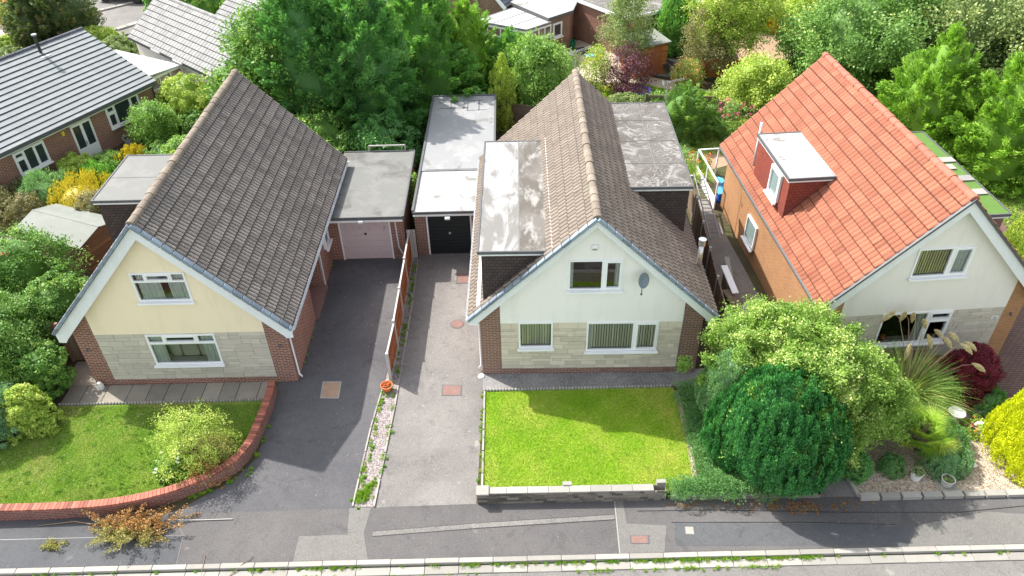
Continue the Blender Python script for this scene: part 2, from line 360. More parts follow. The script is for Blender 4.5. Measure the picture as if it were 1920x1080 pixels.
# ---------------------------------------------------------------- house builders
def tiles(mb, P0, Sd, T, L, H, gauge, roll, kind='roll', lift=.034, rh=.03, tw=.33, seed=1, jit=.007):
    """courses of interlocking tiles from ridge down: real steps and rolls"""
    rng = np.random.default_rng(seed); P0 = np.array(P0, float); Sd = np.array(Sd, float); T = np.array(T, float)
    N = np.cross(Sd, T); N *= np.sign(N[2]) / np.linalg.norm(N)
    k = 6 if roll else 1; step = roll / k if roll else tw
    ns = int(round(L / step)); s = np.linspace(0, L, ns + 1)
    if kind == 'roll': prof = rh * np.maximum(0, np.cos(2 * np.pi * s / roll)) ** .7
    elif kind == 'pan': prof = rh * np.abs(np.sin(np.pi * s / roll)) ** .45
    else: prof = s * 0
    groove = {'roll': (2, 3), 'pan': (5,)}.get(kind, ()) if roll < .25 else ()
    nc = int(math.ceil(H / gauge)); V = []; F = []; Ti = []
    for i in range(nc):
        t0, t1 = i * gauge, min((i + 1) * gauge, H)
        tid = np.floor(s / tw + (.5 if i % 2 else 0)).astype(int); jr = rng.random(tid.max() + 2)
        jb = jit * (jr[tid] - .5) * 2; off = rng.normal(0, jit * .5)
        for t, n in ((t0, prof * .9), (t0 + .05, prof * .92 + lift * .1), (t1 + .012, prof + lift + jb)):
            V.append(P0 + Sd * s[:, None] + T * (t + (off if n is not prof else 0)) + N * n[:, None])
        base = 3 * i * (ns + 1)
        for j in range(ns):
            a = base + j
            F.append((a, a + 1, a + ns + 2, a + ns + 1)); Ti.append(-1.)  # head band coloured dark: shadow line of the tile above, painted in
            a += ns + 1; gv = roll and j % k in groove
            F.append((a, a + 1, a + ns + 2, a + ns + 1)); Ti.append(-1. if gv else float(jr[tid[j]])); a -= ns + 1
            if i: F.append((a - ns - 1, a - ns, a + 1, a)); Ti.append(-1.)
    V = np.concatenate(V)
    flip = np.dot(np.cross(Sd, T), N) < 0
    n0 = len(mb.v); mb.v += [tuple(x) for x in V.tolist()]
    for f in F:
        f = tuple(n0 + q for q in f); mb.f.append(f[::-1] if flip else f)
    mb.t += Ti
    # slab under the tiles
    c = P0 + Sd * L / 2 + T * H / 2 - N * .045
    mb.obox(tuple(c), tuple(Sd * L / 2), tuple(T * H / 2), tuple(N * .035), .3)

def window(parent, W, H, cells, origin, rz=0, inner=None, sill=True, opaque=None, label=None, fr=None, depth=.09, proud=.045, sillw=.05):
    """cells: (x0,x1,z0,z1,opening) panes in metres; window faces local -Y"""
    mb = MB(); d0, d1 = -proud, -proud + depth
    for a, b, c, d in rects(0, W, 0, H, [q[:4] for q in cells]): mb.box(a, b, d0, d1, c, d)
    for x0, x1, z0, z1, op in cells:
        if op:
            e = .045
            for a, b, c, d in rects(x0, x1, z0, z1, [(x0 + e, x1 - e, z0 + e, z1 - e)]): mb.box(a, b, d0 - .018, d1 - .002, c, d)
    o = mb.build('window', fr or M['upvc'], parent, origin, rz)
    if label: o['label'] = label
    for x0, x1, z0, z1, op in cells:
        p = MB(); p.poly([(x0 - .005, d0 + .05, z0 - .005), (x1 + .005, d0 + .05, z0 - .005), (x1 + .005, d0 + .05, z1 + .005), (x0 - .005, d0 + .05, z1 + .005)])
        p.build('pane', opaque or M['glass'], o)
    if opaque: 
        for x0, x1, z0, z1, op in cells: pass
    if sill:
        MB().box(-sillw, W + sillw, d0 - .11, d0 + .0, -.07, -.003).build('sill', fr or M['upvc'], o, bevel=.01)
    for it in (inner or []):
        k, x0, x1, z0, z1 = it[:5]; m = MB(); y = d1 + .03
        if k == 'blind':
            x = x0
            while x < x1:
                m.poly([(x, y, z0), (x + .07, y + .03, z0), (x + .07, y + .03, z1), (x, y, z1)], random.random()); x += .085
            m.build('blind', M['blind'], o)
        elif k == 'curtain':
            n = int((x1 - x0) / .02); xs = [x0 + (x1 - x0) * i / n for i in range(n + 1)]
            for i in range(n):
                ya, yb = (y + .03 * math.sin(q * 75) + .015 * math.sin(q * 31) for q in (xs[i], xs[i + 1]))
                m.poly([(xs[i], ya, z0), (xs[i+1], yb, z0), (xs[i+1], yb, z1), (xs[i], ya, z1)], .5)
            m.build('curtain', M['curtain'], o, smooth=True)
        elif k == 'ledge':
            m.box(x0, x1, d1, d1 + .25, z0 - .03, z0); m.build('window_board', M['upvc'], o)
    return o

class House:
    def __init__(s, x, y, a, ap, D, W, he, hr, bw, label, seed):
        s.xe = .328; s.of = .319; s.hs = 2.27; s.hb = .26
        s.ap, s.D, s.W, s.he, s.hr, s.bw, s.seed = ap, D, W, he, hr, bw, seed
        s.o = empty('house', (x, y, 0), a, label, 'house')
        s.ue = (-(W / 2 + s.xe), W / 2 + s.xe)
    def rz(s, u):   # top of roof at u
        e = s.ue[0] if u < s.ap else s.ue[1]
        return s.he + (s.hr - s.he) * (u - e) / (s.ap - e)
    def slab(s, mb, u0, u1, z0, topf, holes, v, th, t=.5):
        """vertical facade sheet with openings, front face at v, thickness th"""
        br = sorted({u0, u1} | ({s.ap} if u0 < s.ap < u1 else set()) | {x for h in holes for x in h[:2] if u0 < x < u1})
        for a, b in zip(br, br[1:]):
            m = (a + b) / 2; z = z0; segs = []
            for h in sorted((h for h in holes if h[0] < m < h[1]), key=lambda h: h[2]):
                if h[3] <= z0: continue
                if h[2] > z: segs.append((z, z, h[2], h[2]))
                z = max(z, h[3])
            segs.append((z, z, topf(a), topf(b)))
            for za, zb, ta, tb in segs:
                if max(ta - za, tb - zb) <= 0.001: continue
                n = len(mb.v)
                mb.v += [(a,v,za),(b,v,zb),(b,v,tb),(a,v,ta),(a,v+th,za),(b,v+th,zb),(b,v+th,tb),(a,v+th,ta)]
                for q in ((0,1,2,3),(5,4,7,6),(0,3,7,4),(1,5,6,2),(3,2,6,7),(0,4,5,1)): mb.f.append(tuple(n + i for i in q)); mb.t.append(t)
    def build(s, brick, stone, render, tile, ridge, verge, boardw, windows, side_holes=(), tkind='roll', roll=.165, gauge=.345, upstone=0):
        W2 = s.W / 2; top = lambda u: s.rz(u) - .13; vb = s.D - .3
        holes = [(w[0] + w[4] * 0, w[0] + w[2], w[1], w[1] + w[3]) for w in windows]
        mb = MB()
        # brick piers + plinth + inner leaf
        s.slab(mb, -W2, -W2 + s.bw, 0, top, [], 0, .25)
        s.slab(mb, W2 - s.bw, W2, 0, top, [], 0, .25)
        mb.box(-W2 + s.bw, W2 - s.bw, .0, .25, 0, s.hb)
        s.slab(mb, -W2 + s.bw, W2 - s.bw, s.hb, top, holes, .06, .19)
        # back gable and side walls
        s.slab(mb, -W2, W2, 0, top, [], vb - .25, .25)
        zl, zr = s.rz(-W2) - .13, s.rz(W2) - .13
        for sg, z in ((-1, zl), (1, zr)):
            hs = [h for h in side_holes if h[4] == sg]
            for a, b, c, d in rects(.25, vb - .25, 0, z, [h[:4] for h in hs]):
                if sg < 0: mb.box(-W2, -W2 + .25, a, b, c, d)
                else: mb.box(W2 - .25, W2, a, b, c, d)
        mb.build('wall', brick, s.o)
        pm = MB(); s.slab(pm, -W2 + s.bw, W2 - s.bw, s.hs, top, holes, -.012, .07)
        pm.build('render_panel', render, s.o)
        # coursed stone panel
        st = MB(); rng = random.Random(s.seed); z = s.hb
        st.box(-W2 + s.bw, W2 - s.bw, .02, .055, s.hb, s.hb + .02)
        bk = MB(); s.slab(bk, -W2 + s.bw, W2 - s.bw, s.hb, lambda u: s.hs, holes, .008, .05)
        bk.build('stone_backing', M['mortar'], s.o)
        while z < s.hs - .01:
            h = rng.choice((.10, .14, .14, .19, .22)); h = min(h, s.hs - z)
            if s.hs - z - h < .06: h = s.hs - z
            u = -W2 + s.bw
            while u < W2 - s.bw - .01:
                L = rng.uniform(.22, .75); L = min(L, W2 - s.bw - u)
                if W2 - s.bw - u - L < .12: L = W2 - s.bw - u
                t = rng.random() ** 1.2; dp = rng.uniform(-.006, .008)
                for a, b, c, d in rects(u + .005, u + L - .005, z + .005, z + h - .005, holes):
                    st.box(a, b, -.012 + dp, .02, c, d, t)
                u += L
            z += h
        st.build('stone_panel', stone, s.o)
        # roof
        for k, e in enumerate(s.ue):
            dx, dz = e - s.ap, s.he - s.hr; H = math.hypot(dx, dz); T = (dx / H, 0, dz / H)
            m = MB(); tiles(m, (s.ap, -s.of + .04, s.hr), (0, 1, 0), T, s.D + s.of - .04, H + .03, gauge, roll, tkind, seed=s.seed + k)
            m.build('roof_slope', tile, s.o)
        # ridge tiles
        m = MB(); rng = random.Random(s.seed + 7); v = -s.of + .02
        while v < s.D:
            L = .42; r = .125 + rng.uniform(-.008, .01); z0 = s.hr - .035 + rng.uniform(-.006, .006); b = len(m.v); n = 9
            for vv, rr in ((v, r), (v + L, r - .012)):
                for i in range(n):
                    g = math.pi * i / (n - 1) * 1.1 - .05 * math.pi
                    m.v.append((s.ap + rr * math.cos(g) * 1.15, min(vv, s.D + .02), z0 + rr * math.sin(g)))
            tt = rng.random()
            for i in range(n - 1): m.f.append((b + i, b + n + i, b + n + i + 1, b + i + 1)); m.t.append(tt)
            m.f.append(tuple(b + i for i in range(n))); m.t.append(tt); v += L - .02
        m.build('ridge_tiles', ridge, s.o)
        for sg, e in zip((-1, 1), s.ue):
            dx, dz = e - s.ap, s.he - s.hr; H = math.hypot(dx, dz); T = Vector((dx / H, 0, dz / H)); N = Vector((-T.z * sg * -1, 0, abs(T.x))); N = Vector((abs(T.z) * sg, 0, abs(T.x)))
            if verge:
                m = MB(); t = .02; rng = random.Random(s.seed)
                while t < H:
                    L = min(.34, H - t + .05); c = Vector((s.ap, -s.of - .01, s.hr)) + T * (t + L / 2) + N * .0
                    dn = .004
                    m.obox(c + N * (-.0), T * (L / 2 - .006) + N * dn * -1, Vector((0, .085, 0)), N * .055, rng.random()); t += L
                m.build('verge_tiles', verge, s.o, bevel=.02)
            else:
                m = MB(); c = Vector((s.ap, -s.of + .0, s.hr)) + T * H / 2 - N * .03
                m.obox(c, T * H / 2, Vector((0, .05, 0)), N * .035); m.build('verge_tiles', M['grey_dark'], s.o)
            # bargeboard + soffit
            m = MB(); z0 = s.hr - .07 / abs(T.x); b0 = boardw / abs(T.x)
            a = (s.ap, z0); b = (e, s.he - .07 / abs(T.x))
            y0, y1 = -s.of + .02, -s.of + .055
            def pr(q, yy): return (q[0], yy, q[1])
            lo_b = (e, b[1] - b0 * .72); kink = (e - sg * .30, b[1] - b0 * .72); 
            ratio = .30 / abs(dx); kb = (e - sg * .30, b[1] + (a[1] - b[1]) * ratio - b0)
            pts = [a, b, lo_b, (e - sg * .22, lo_b[1] - .02), (e - sg * .30, min(kb[1], lo_b[1] + .1)), (s.ap, a[1] - b0)]
            n = len(m.v); m.v += [pr(q, y0) for q in pts] + [pr(q, y1) for q in pts]; L = len(pts)
            fr = tuple(range(n, n + L)); m.f.append(fr if sg < 0 else fr[::-1]); m.f.append(tuple(q + L for q in (fr[::-1] if sg < 0 else fr))); m.t += [.5, .5]
            for i in range(L):
                j = (i + 1) % L; m.f.append((n + i, n + j, n + L + j, n + L + i)); m.t.append(.5)
            m.build('bargeboard', M['board'], s.o)
            m = MB(); q0 = Vector((s.ap, 0, s.hr - .14 / abs(T.x))); q1 = Vector((e, 0, s.he - .14 / abs(T.x)))
            m.poly([q0 + Vector((0, y1, 0)), q1 + Vector((0, y1, 0)), q1 + Vector((0, -.02, 0)), q0 + Vector((0, -.02, 0))]); m.build('soffit', M['board'], s.o)
            # eaves fascia and gutter
            m = MB(); m.box(min(e, e - sg * .03), max(e, e - sg * .03), y1 + .005, s.D, s.he - .24, s.he - .06)
            m.poly([(e, y1, s.he - .235), (e, s.D, s.he - .235), (e - sg * .32, s.D, s.he - .235), (e - sg * .32, y1, s.he - .235)])
            m.build('fascia', M['board'], s.o)
        for w in windows:
            window(s.o, w[2], w[3], w[5], (w[0], 0, w[1]), inner=w[6], label=w[7] if len(w) > 7 else None)
    def gutter(s, sg, mat, pipe_v=None, pmat=None):
        e = s.ue[0 if sg < 0 else 1] + sg * .055; m = MB(); n = 7; vs = [-s.of + .05, s.D]
        b = 0
        for vv in vs:
            for i in range(n):
                g = math.pi + math.pi * i / (n - 1); m.v.append((e + .06 * math.cos(g), vv, s.he - .07 + .06 * math.sin(g)))
        for i in range(n - 1): m.f.append((i, i + 1, n + i + 1, n + i)); m.t.append(.5)
        m.build('gutter', mat, s.o)
        if pipe_v is not None:
            x = sg * (s.W / 2 + .05); MB().tube([(e, pipe_v, s.he - .13), (x, pipe_v, s.he - .42), (x, pipe_v, .25), (x + sg * .09, pipe_v - .02, .12)], .034, 8).build('downpipe', pmat or mat, s.o, smooth=True)
    def dormer(s, sg, uo, v0, v1, ztop, wallm, feltm, ov=.1, th=.16, label=None, uin=None):
        """flat dormer: walls from uo in to where the roof reaches ztop"""
        e = s.ue[0] if sg < 0 else s.ue[1]
        ui = s.ap + (s.hr - ztop) / (s.hr - s.he) * (e - s.ap)
        zo = s.rz(uo) - .06; m = MB(); P = [(uo, zo), (uo, ztop), (ui, ztop)]
        n = len(m.v); m.v += [(p[0], v0, p[1]) for p in P] + [(p[0], v1, p[1]) for p in P]
        fs = ((0, 2, 1), (3, 4, 5), (0, 1, 4, 3), (1, 2, 5, 4), (0, 3, 5, 2))
        for f in fs: m.f.append(tuple(n + i for i in (f if sg > 0 else f[::-1]))); m.t.append(.5)
        d = m.build('dormer', wallm, s.o)
        if label: d['label'] = label
        a, b = sorted((uo + sg * ov, ui - sg * .12)); y0, y1 = v0 - ov, v1 + ov
        MB().box(a + .015, b - .015, y0 + .015, y1 - .015, ztop + .003, ztop + th * .62).build('fascia', M['board'], d)
        MB().box(a, b, y0, y1, ztop + th * .62 + .002, ztop + th).build('dormer_roof', feltm, d)
        ed = MB(); z0, z1 = ztop + th * .5, ztop + th + .022
        ed.box(a - .02, b, y0 - .02, y0 + .03, z0, z1).box(a - .02, b, y1 - .03, y1 + .02, z0, z1)
        if sg < 0: ed.box(a - .02, a + .03, y0 + .03, y1 - .03, z0, z1)
        else: ed.box(b - .03, b + .02, y0 + .03, y1 - .03, z0, z1)
        ed.build('roof_edge', M['felt_edge'], d)
        return d
# ---- left house
f = .06
HL = House(-10.782, 18.99, -.0056, -.075, 10.785, 6.857, 2.654, 6.663, .672, 'house with yellow rendered gable and mossy brown tiled roof beside the dark drive', 11)
up = (-.84, 3.63, 1.68, 1.10, 0, [(f, .40, .80, 1.04, False), (.46, 1.20, .80, 1.04, True), (1.26, 1.62, .80, 1.04, False), (f, 1.62, f, .74, False)],
      [('curtain', .10, .82, .05, 1.05), ('curtain', 1.02, 1.60, .05, 1.05), ('ledge', .05, 1.63, .05, 0)], 'white upper window with parted pale curtains')
dn = (-1.12, .94, 2.24, 1.30, 0, [(f, .52, .98, 1.24, False), (.60, 1.60, .98, 1.24, True), (1.68, 2.18, .98, 1.24, False), (f, 2.18, f, .90, False)],
      [('curtain', .07, .48, .05, 1.25), ('curtain', 1.72, 2.17, .05, 1.25), ('ledge', .05, 2.18, .05, 0)], 'wide white lower window with a cream sofa showing inside')
HL.build(M['brick_red'], M['stone_g'], M['render_y'], M['tile_brown'], M['ridge_moss'], M['verge'], .30, [up, dn], side_holes=[(3.2, 5.2, 0, 2.5, 1)])
HL.gutter(1, M['board'], .12, M['upvc']); HL.gutter(-1, M['black'])
HL.dormer(-1, -3.28, 3.75, 6.75, 4.92, M['tile_hung'], M['felt_grey'])
# recessed side porch
m = MB(); W2 = HL.W / 2
m.box(W2 - 1.2, W2 - 1.15, 3.0, 5.4, 0, 2.5).box(W2 - 1.149, W2 - .251, 3.05, 3.19, 0, 2.5).box(W2 - 1.149, W2 - .251, 5.21, 5.35, 0, 2.5)
m.build('porch_wall', M['brick_red'], HL.o)
MB().box(W2 - 1.149, W2 + .1, 3.21, 5.19, .0, .14).build('porch_step', M['iron_red'], HL.o, bevel=.01)
MB().box(W2 - .06, W2 + .02, 5.2, 5.28, 0, 2.44).build('porch_post', M['upvc'], HL.o)
d = MB().box(0, .85, -.03, .05, 0, 2.0).build('door', M['upvc'], HL.o, (W2 - 1.1, 3.6, .15), R(90)); MB().tube([(.75, -.09, .95), (.75, -.09, 1.1)], .015, 6).build('handle', M['steel'], d)
window(HL.o, .75, .75, [(f, .69, f, .69, True)], (W2 + .045, 6.0, 1.25), R(90), opaque=M['pane_dark'])
window(HL.o, .9, .9, [(f, .84, f, .84, True)], (W2 + .045, 8.0, 1.15), R(90), opaque=M['pane_dark'])
# gas meter-like white box and small lamp beside gable
MB().tube([(-W2 + .25, -.10, 1.62), (-W2 + .25, -.03, 1.68), (-W2 + .25, .0, 1.68)], .035, 8).build('wall_lamp', M['grey_dark'], HL.o)
MB().tube([(W2 - .3, -.10, 1.62), (W2 - .3, -.03, 1.68), (W2 - .3, .0, 1.68)], .035, 8).build('wall_lamp', M['grey_dark'], HL.o)
# ---- centre house
HC = House(2.538, 19.038, -.0186, -.019, 10.391, 7.2, 2.726, 6.462, .655, 'house with cream gable and two long flat dormers behind the bright lawn', 23)
wu = (-.80, 3.62, 1.68, 1.16, 0, [(f, 1.03, f, 1.10, False), (1.15, 1.62, f, 1.10, True)], [('curtain', .06, .16, .05, 1.1), ('curtain', 1.45, 1.62, .05, 1.1)], 'white two-light upper window with thin side curtains')
ws = (-2.36, 1.22, 1.12, 1.10, 0, [(f, 1.06, f, 1.04, False)], [('blind', .1, 1.03, .06, 1.04)], 'small square window with vertical blinds')
wl = (-.14, 1.05, 2.34, 1.24, 0, [(f, 1.50, f, 1.18, False), (1.62, 2.28, f, 1.18, True)], [('blind', .08, 2.25, .06, 1.18), ('curtain', .07, .2, .06, 1.18)], 'wide lower window with vertical blinds')
HC.build(M['brick_brown'], M['stone_c'], M['render_c'], M['tile_c'], M['ridge_moss'], M['verge'], .17, [wu, ws, wl], roll=.20)
HC.gutter(-1, M['board'], .2, M['upvc']); HC.gutter(1, M['grey_dark'])
HC.dormer(-1, -3.46, .06, 7.0, 4.96, M['tile_hung'], M['felt_patch'], ov=.09, label='long flat-roofed dormer patched white and brown')
HC.dormer(1, 3.50, 3.75, 10.2, 4.94, M['tile_hung'], M['felt_swirl'], label='long flat-roofed dormer with brush-marked grey felt')
MB().box(-2.30, -1.33, -.0, 7.05, 5.122, 5.128).build('felt_sheet', M['felt_worn'], HC.o)
m = MB(); m.box(-2.32, -2.28, 0, 7.05, 5.12, 5.134).build('felt_lap', M['felt_grey'], HC.o)
m = MB()
for v in (5.3, 7.0, 8.7): m.box(1.5, 3.58, v, v + .035, 5.10, 5.112)
m.box(2.5, 2.54, 3.75, 10.2, 5.10, 5.113).build('felt_lap', M['felt_grey'], HC.o)
MB().box(-3.3, -1.7, 5.2, 5.23, 5.08, 5.09).build('felt_lap', M['felt_grey'], HL.o)
# lead flashing beside the left dormer
m = MB(); u0 = -3.62; z0 = HC.rz(u0) + .045
m.beam((-3.62, -.05, HC.rz(-3.62) + .05), (-3.62, 7.0, HC.rz(-3.62) + .05), .16, .02, up=(-.69, 0, .72)).build('flashing', M['board'], HC.o)
m = MB(); m.beam((-1.27, -.05, 5.27), (-1.27, 7.1, 5.27), .10, .03, up=(-.69, 0, .72)).build('flashing', M['board'], HC.o)
# alarm box, dish, vents, cable
a = MB().box(-.09, .09, -.075, 0, -.11, .09).build('alarm_box', M['upvc'], HC.o, (-.03, -.012, 5.26), bevel=.02)
MB().box(-.07, .07, -.082, -.074, -.085, -.03).build('alarm_strobe', M['lead'], a)
dz = MB(); prof = [(.001, 0), (.08, .005), (.16, .022), (.24, .05), (.29, .075), (.285, .085), (.235, .062), (.15, .035), (.001, .012)]
dz.lathe(prof, n=24); dish = dz.build('satellite_dish', M['dish'], HC.o, (1.45, -.26, 4.16), smooth=True); dish.rotation_euler = (R(72), R(0), R(38)); dish.scale = (.78, .88, .9)
arm = MB(); arm.tube([(1.45, -.30, 4.05), (1.42, -.55, 3.85)], .014, 6).tube([(1.42, -.55, 3.83), (1.38, -.66, 3.93)], .03, 8).build('dish_arm', M['grey_dark'], HC.o)
MB().tube([(1.45, -.26, 4.12), (1.45, -.1, 4.10), (1.45, -.02, 4.10)], .022, 8).build('dish_bracket', M['lead'], HC.o)
for u in (-2.2, .5, 2.6): MB().box(u - .11, u + .11, -.014, .0, .06, .19).build('air_brick', M['iron_red'], HC.o)
MB().tube([(2.93, -.02, .02), (2.94, -.02, 1.6), (2.97, -.03, 2.7)], .012, 5).build('cable', M['lead'], HC.o)
# steel flue through the right slope
fl = empty('flue', (3.76, 2.1, 2.75), 0, None, None); fl.parent = HC.o
MB().tube([(0, 0, -.15), (0, 0, 1.12)], .085, 16).build('flue_pipe', M['steel'], fl, smooth=True)
MB().tube([(0, 0, 1.04), (0, 0, 1.22)], .115, 16).tube([(0, 0, 1.25), (0, 0, 1.27)], .13, 16).build('flue_cowl', M['steel'], fl, smooth=False)
MB().lathe([(.20, -.02), (.11, .03), (.09, .1)]).build('flue_collar', M['lead'], fl)
# TV aerials
def aerial(parent, loc, rz, mast, tilt=0):
    a = MB(); a.tube([(0, 0, 0), (0, 0, mast)], .022, 6); o = a.build('aerial', M['lead'], parent, loc, rz)
    b = MB(); b.tube([(-.2, 0, mast - .05), (.8, 0, mast + .02)], .012, 5)
    for i in range(8): b.tube([(.05 + i * .095, -.10, mast - .03), (.05 + i * .095, .10, mast - .03)], .005, 4)
    b.poly([(-.2, -.09, mast - .14), (-.2, .09, mast - .14), (-.22, .09, mast + .06), (-.22, -.09, mast + .06)])
    b.build('antenna', M['lead'], o)
aerial(HC.o, (-.02, 10.45, 5.9), R(35), 1.35)
aerial(HC.o, (3.7, 10.42, 3.6), R(20), 2.35)
# ---- right house
HR = House(13.316, 19.158, .0573, -.009, 10.715, 6.702, 2.961, 6.732, .59, 'house with orange tiled roof and red hung-tile dormer behind the gravel garden', 37)
ru = (-.92, 3.74, 1.80, 1.10, 0, [(f, 1.08, f, 1.04, False), (1.19, 1.74, f, 1.04, True)], [('blind', .08, 1.07, .06, 1.04), ('curtain', 1.2, 1.74, .06, 1.04)], 'upper window with vertical blinds')
rl = (-1.32, .95, 2.34, 1.34, 0, [(f, 1.50, f, 1.28, False), (1.62, 2.28, 1.0, 1.28, True), (1.62, 2.28, f, .94, True)], [('curtain', 1.25, 1.5, .05, 1.3), ('ledge', .05, 2.28, .05, 0)], 'wide dark lower window crowded with plants')
HR.build(M['brick_orange'], M['stone_g'], M['render_r'], M['tile_orange'], M['ridge_orange'], None, .26, [ru, rl], tkind='pan', roll=.20, gauge=.36)
HR.gutter(-1, M['grey_dark'], .2, M['grey_dark']); HR.gutter(1, M['grey_dark'])
W2 = HR.W / 2
window(HR.o, 1.05, 1.05, [(f, .99, f, .99, False)], (-W2 - .045, 7.1, .68), R(-90), opaque=M['pane_pale'])
dr = HR.dormer(-1, -3.36, 4.3, 7.5, 4.82, M['tile_hung_red'], M['felt_clean'], label='red tile-hung dormer with bright flat roof')
window(HR.o, .95, 1.1, [(f, .89, f, 1.04, True)], (-3.36 - .045, 5.85, 3.60), R(-90), opaque=M['pane_pale'])
MB().tube([(-3.25, 7.9, 3.3), (-3.25, 7.9, 5.3)], .05, 10).build('vent_pipe', M['white_pot'], HR.o, smooth=True)
HR.dormer(1, 2.75, 1.6, 7.2, 4.72, M['wood_old'], M['turf'], label='flat dormer roof covered in artificial turf')
for k, (v, dx) in enumerate(((2.7, .5), (3.6, .55), (4.4, .35), (4.9, .6))):
    MB().box(1.75 + dx, 2.25 + dx, v, v + .34, 4.90, 4.93, .6).build('roof_slab', M['conc_pale'] if k != 1 else M['paving_grey'], HR.o)
MB().beam((1.75, 4.9, 4.97), (1.8, 7.2, 4.97), .16, .09).build('roof_board', M['upvc'], HR.o)
MB().box(-.12, .12, -.03, -.012, -.07, .07).build('number_plate', M['white_pot'], HR.o, (2.55, 0, 1.84))
def text(body, size, mat, parent, loc, rx=90, rz=0):
    c = bpy.data.curves.new('digits', 'FONT'); c.body = body; c.size = size; c.extrude = .002; c.align_x = 'CENTER'; c.align_y = 'CENTER'
    t = bpy.data.objects.new('tmp', c); me = bpy.data.meshes.new_from_object(t); bpy.data.objects.remove(t)
    me.materials.clear(); o = link('house_number', me, mat, parent, loc); o.rotation_euler = (R(rx), 0, rz); return o
text('32', .11, M['black'], HR.o, (2.55, -.034, 1.84))
MB().tube([(W2 - .3, -.10, 1.92), (W2 - .3, -.03, 1.98), (W2 - .3, .0, 1.98)], .035, 8).build('wall_lamp', M['grey_dark'], HR.o)
# sofa behind the lower left window
so_ = empty('sofa', (-10.80, 19.42, 0), 0, 'cream sofa showing its cushioned back inside the lower window of the yellow house', 'sofa')
mb = MB().box(-.85, .85, 0, .18, .1, 1.32); mb.build('sofa_back', M['cushion'], so_, bevel=.08)
for x in (-.58, 0, .58): MB().box(x - .28, x + .28, -.12, .05, .95, 1.52).build('cushion', M['cushion'], so_, bevel=.1)
MB().box(-.9, .9, .18, .95, .1, .55).build('seat', M['cushion'], so_, bevel=.05)
orn = MB().lathe([(.001, 0), (.045, .0), (.05, .06), (.03, .12), (.02, .17), (.035, .2), (.001, .22)], n=12).build('ornament', M['white_pot'], None, (-11.45, 19.2, .995), smooth=True)
tag(orn, 'small white ornament on the window board in front of the cream sofa', 'ornament')
orn = MB().lathe([(.001, 0), (.09, .0), (.13, .1), (.12, .2), (.001, .22)], n=12).build('ornament', M['terracotta'], None, (12.35, 19.24, 1.02), smooth=True)
tag(orn, 'round red pot inside the dark lower window of the orange-roofed house', 'pot')
# ---------------------------------------------------------------- ground and surfaces
def sheet(name, pts, z, mat, kind='structure', sub=None):
    m = MB()
    if sub is None: m.poly([(x, y, z) for x, y in pts])
    o = m.build(name, mat)
    n = o.data.polygons[0].normal
    if n.z < 0: o.data.flip_normals()
    tag(o, kind=kind); return o
def slabs(name, pts, z0, z1, mat, kind='structure', **k):
    o = MB().prism(pts, z0, z1).build(name, mat); tag(o, kind=kind, **k); return o
sheet('ground', [(-700, -300), (700, -300), (700, 900), (-700, 900)], -.14, M['lawn_far'])
sheet('garden_ground', [(-60, 12.06), (60, 12.06), (60, 48), (-60, 48)], 0.0, M['soil'])
sheet('road', [(-60, -10), (60, -10), (60, 11.62), (-60, 11.62)], -.10, M['asphalt_road'])
# channel blocks and kerbs as rows of real stones
def row(name, y0, y1, z0, z1, L, mat, x0=-20, x1=20, gap=.012, seed=3):
    m = MB(); r = random.Random(seed); x = x0
    while x < x1:
        m.box(x, x + L - gap, y0 + r.uniform(-.006, .006), y1, z0, z1 + r.uniform(-.005, .005), r.random()); x += L
    return tag(m.build(name, mat, bevel=.012), kind='structure')
row('kerb', 11.90, 12.055, -.13, .012, .92, M['conc_pale'])
row('road_channel', 11.63, 11.86, -.13, -.075, .92, M['conc_pale'], seed=5)
sheet('pavement', [(-60, 12.06), (60, 12.06), (60, 13.8), (-60, 13.8)], .004, M['asphalt_pave'])
P8 = .008
for pts, mt in (([(-30, 12.06), (-9.25, 12.06), (-9.35, 12.95), (-30, 12.95)], 'asphalt_pave3'),
                ([(-30, 12.97), (-9.6, 12.97), (-9.85, 13.62), (-30, 13.60)], 'asphalt_pave3'),
                ([(-6.1, 12.06), (-4.08, 12.06), (-4.3, 12.9), (-4.2, 13.74), (-4.83, 13.74), (-4.75, 12.86), (-6.1, 12.84)], 'asphalt_pave2'),
                ([(2.74, 12.06), (3.95, 12.06), (4.15, 12.9), (3.05, 13.0), (3.04, 13.76), (2.80, 13.76)], 'asphalt_pave2'),
                ([(10.55, 12.06), (15, 12.06), (15, 12.9), (13.2, 13.1), (11.1, 12.72)], 'asphalt_pave2'),
                ([(4.3, 12.25), (10.5, 12.1), (11.0, 12.7), (4.4, 13.0)], 'asphalt_pave3')):
    sheet('tarmac_patch', pts, P8, M[mt])
def strip(pts, w, z, mat, name='repair_strip'):
    m = MB(); r = random.Random(4)
    for (a, b) in zip(pts, pts[1:]):
        a, b = Vector((*a, z)), Vector((*b, z)); d = (b - a).normalized(); n = Vector((-d.y, d.x, 0)) * w / 2
        m.poly([a - n, b - n, b + n, a + n])
    return tag(m.build(name, mat), kind='structure')
strip([(-4.05, 12.86), (-1.06, 13.05), (2.74, 13.22)], .16, .012, M['asphalt_road'])
strip([(-4.05, 12.78), (-1.06, 12.965), (2.74, 13.135)], .02, .0125, M['black'], 'tar_joint'); strip([(-4.05, 12.94), (-1.06, 13.135), (2.74, 13.305)], .016, .0125, M['black'], 'tar_joint')
strip([(-30, 12.96), (-9.3, 12.96)], .02, .0121, M['black'], 'tar_joint')
strip([(-9.25, 12.06), (-9.35, 12.95), (-9.85, 13.6)], .02, .0122, M['black'], 'tar_joint')
strip([(2.80, 13.76), (2.74, 12.06)], .03, .0122, M['conc_pale'], 'tar_joint')
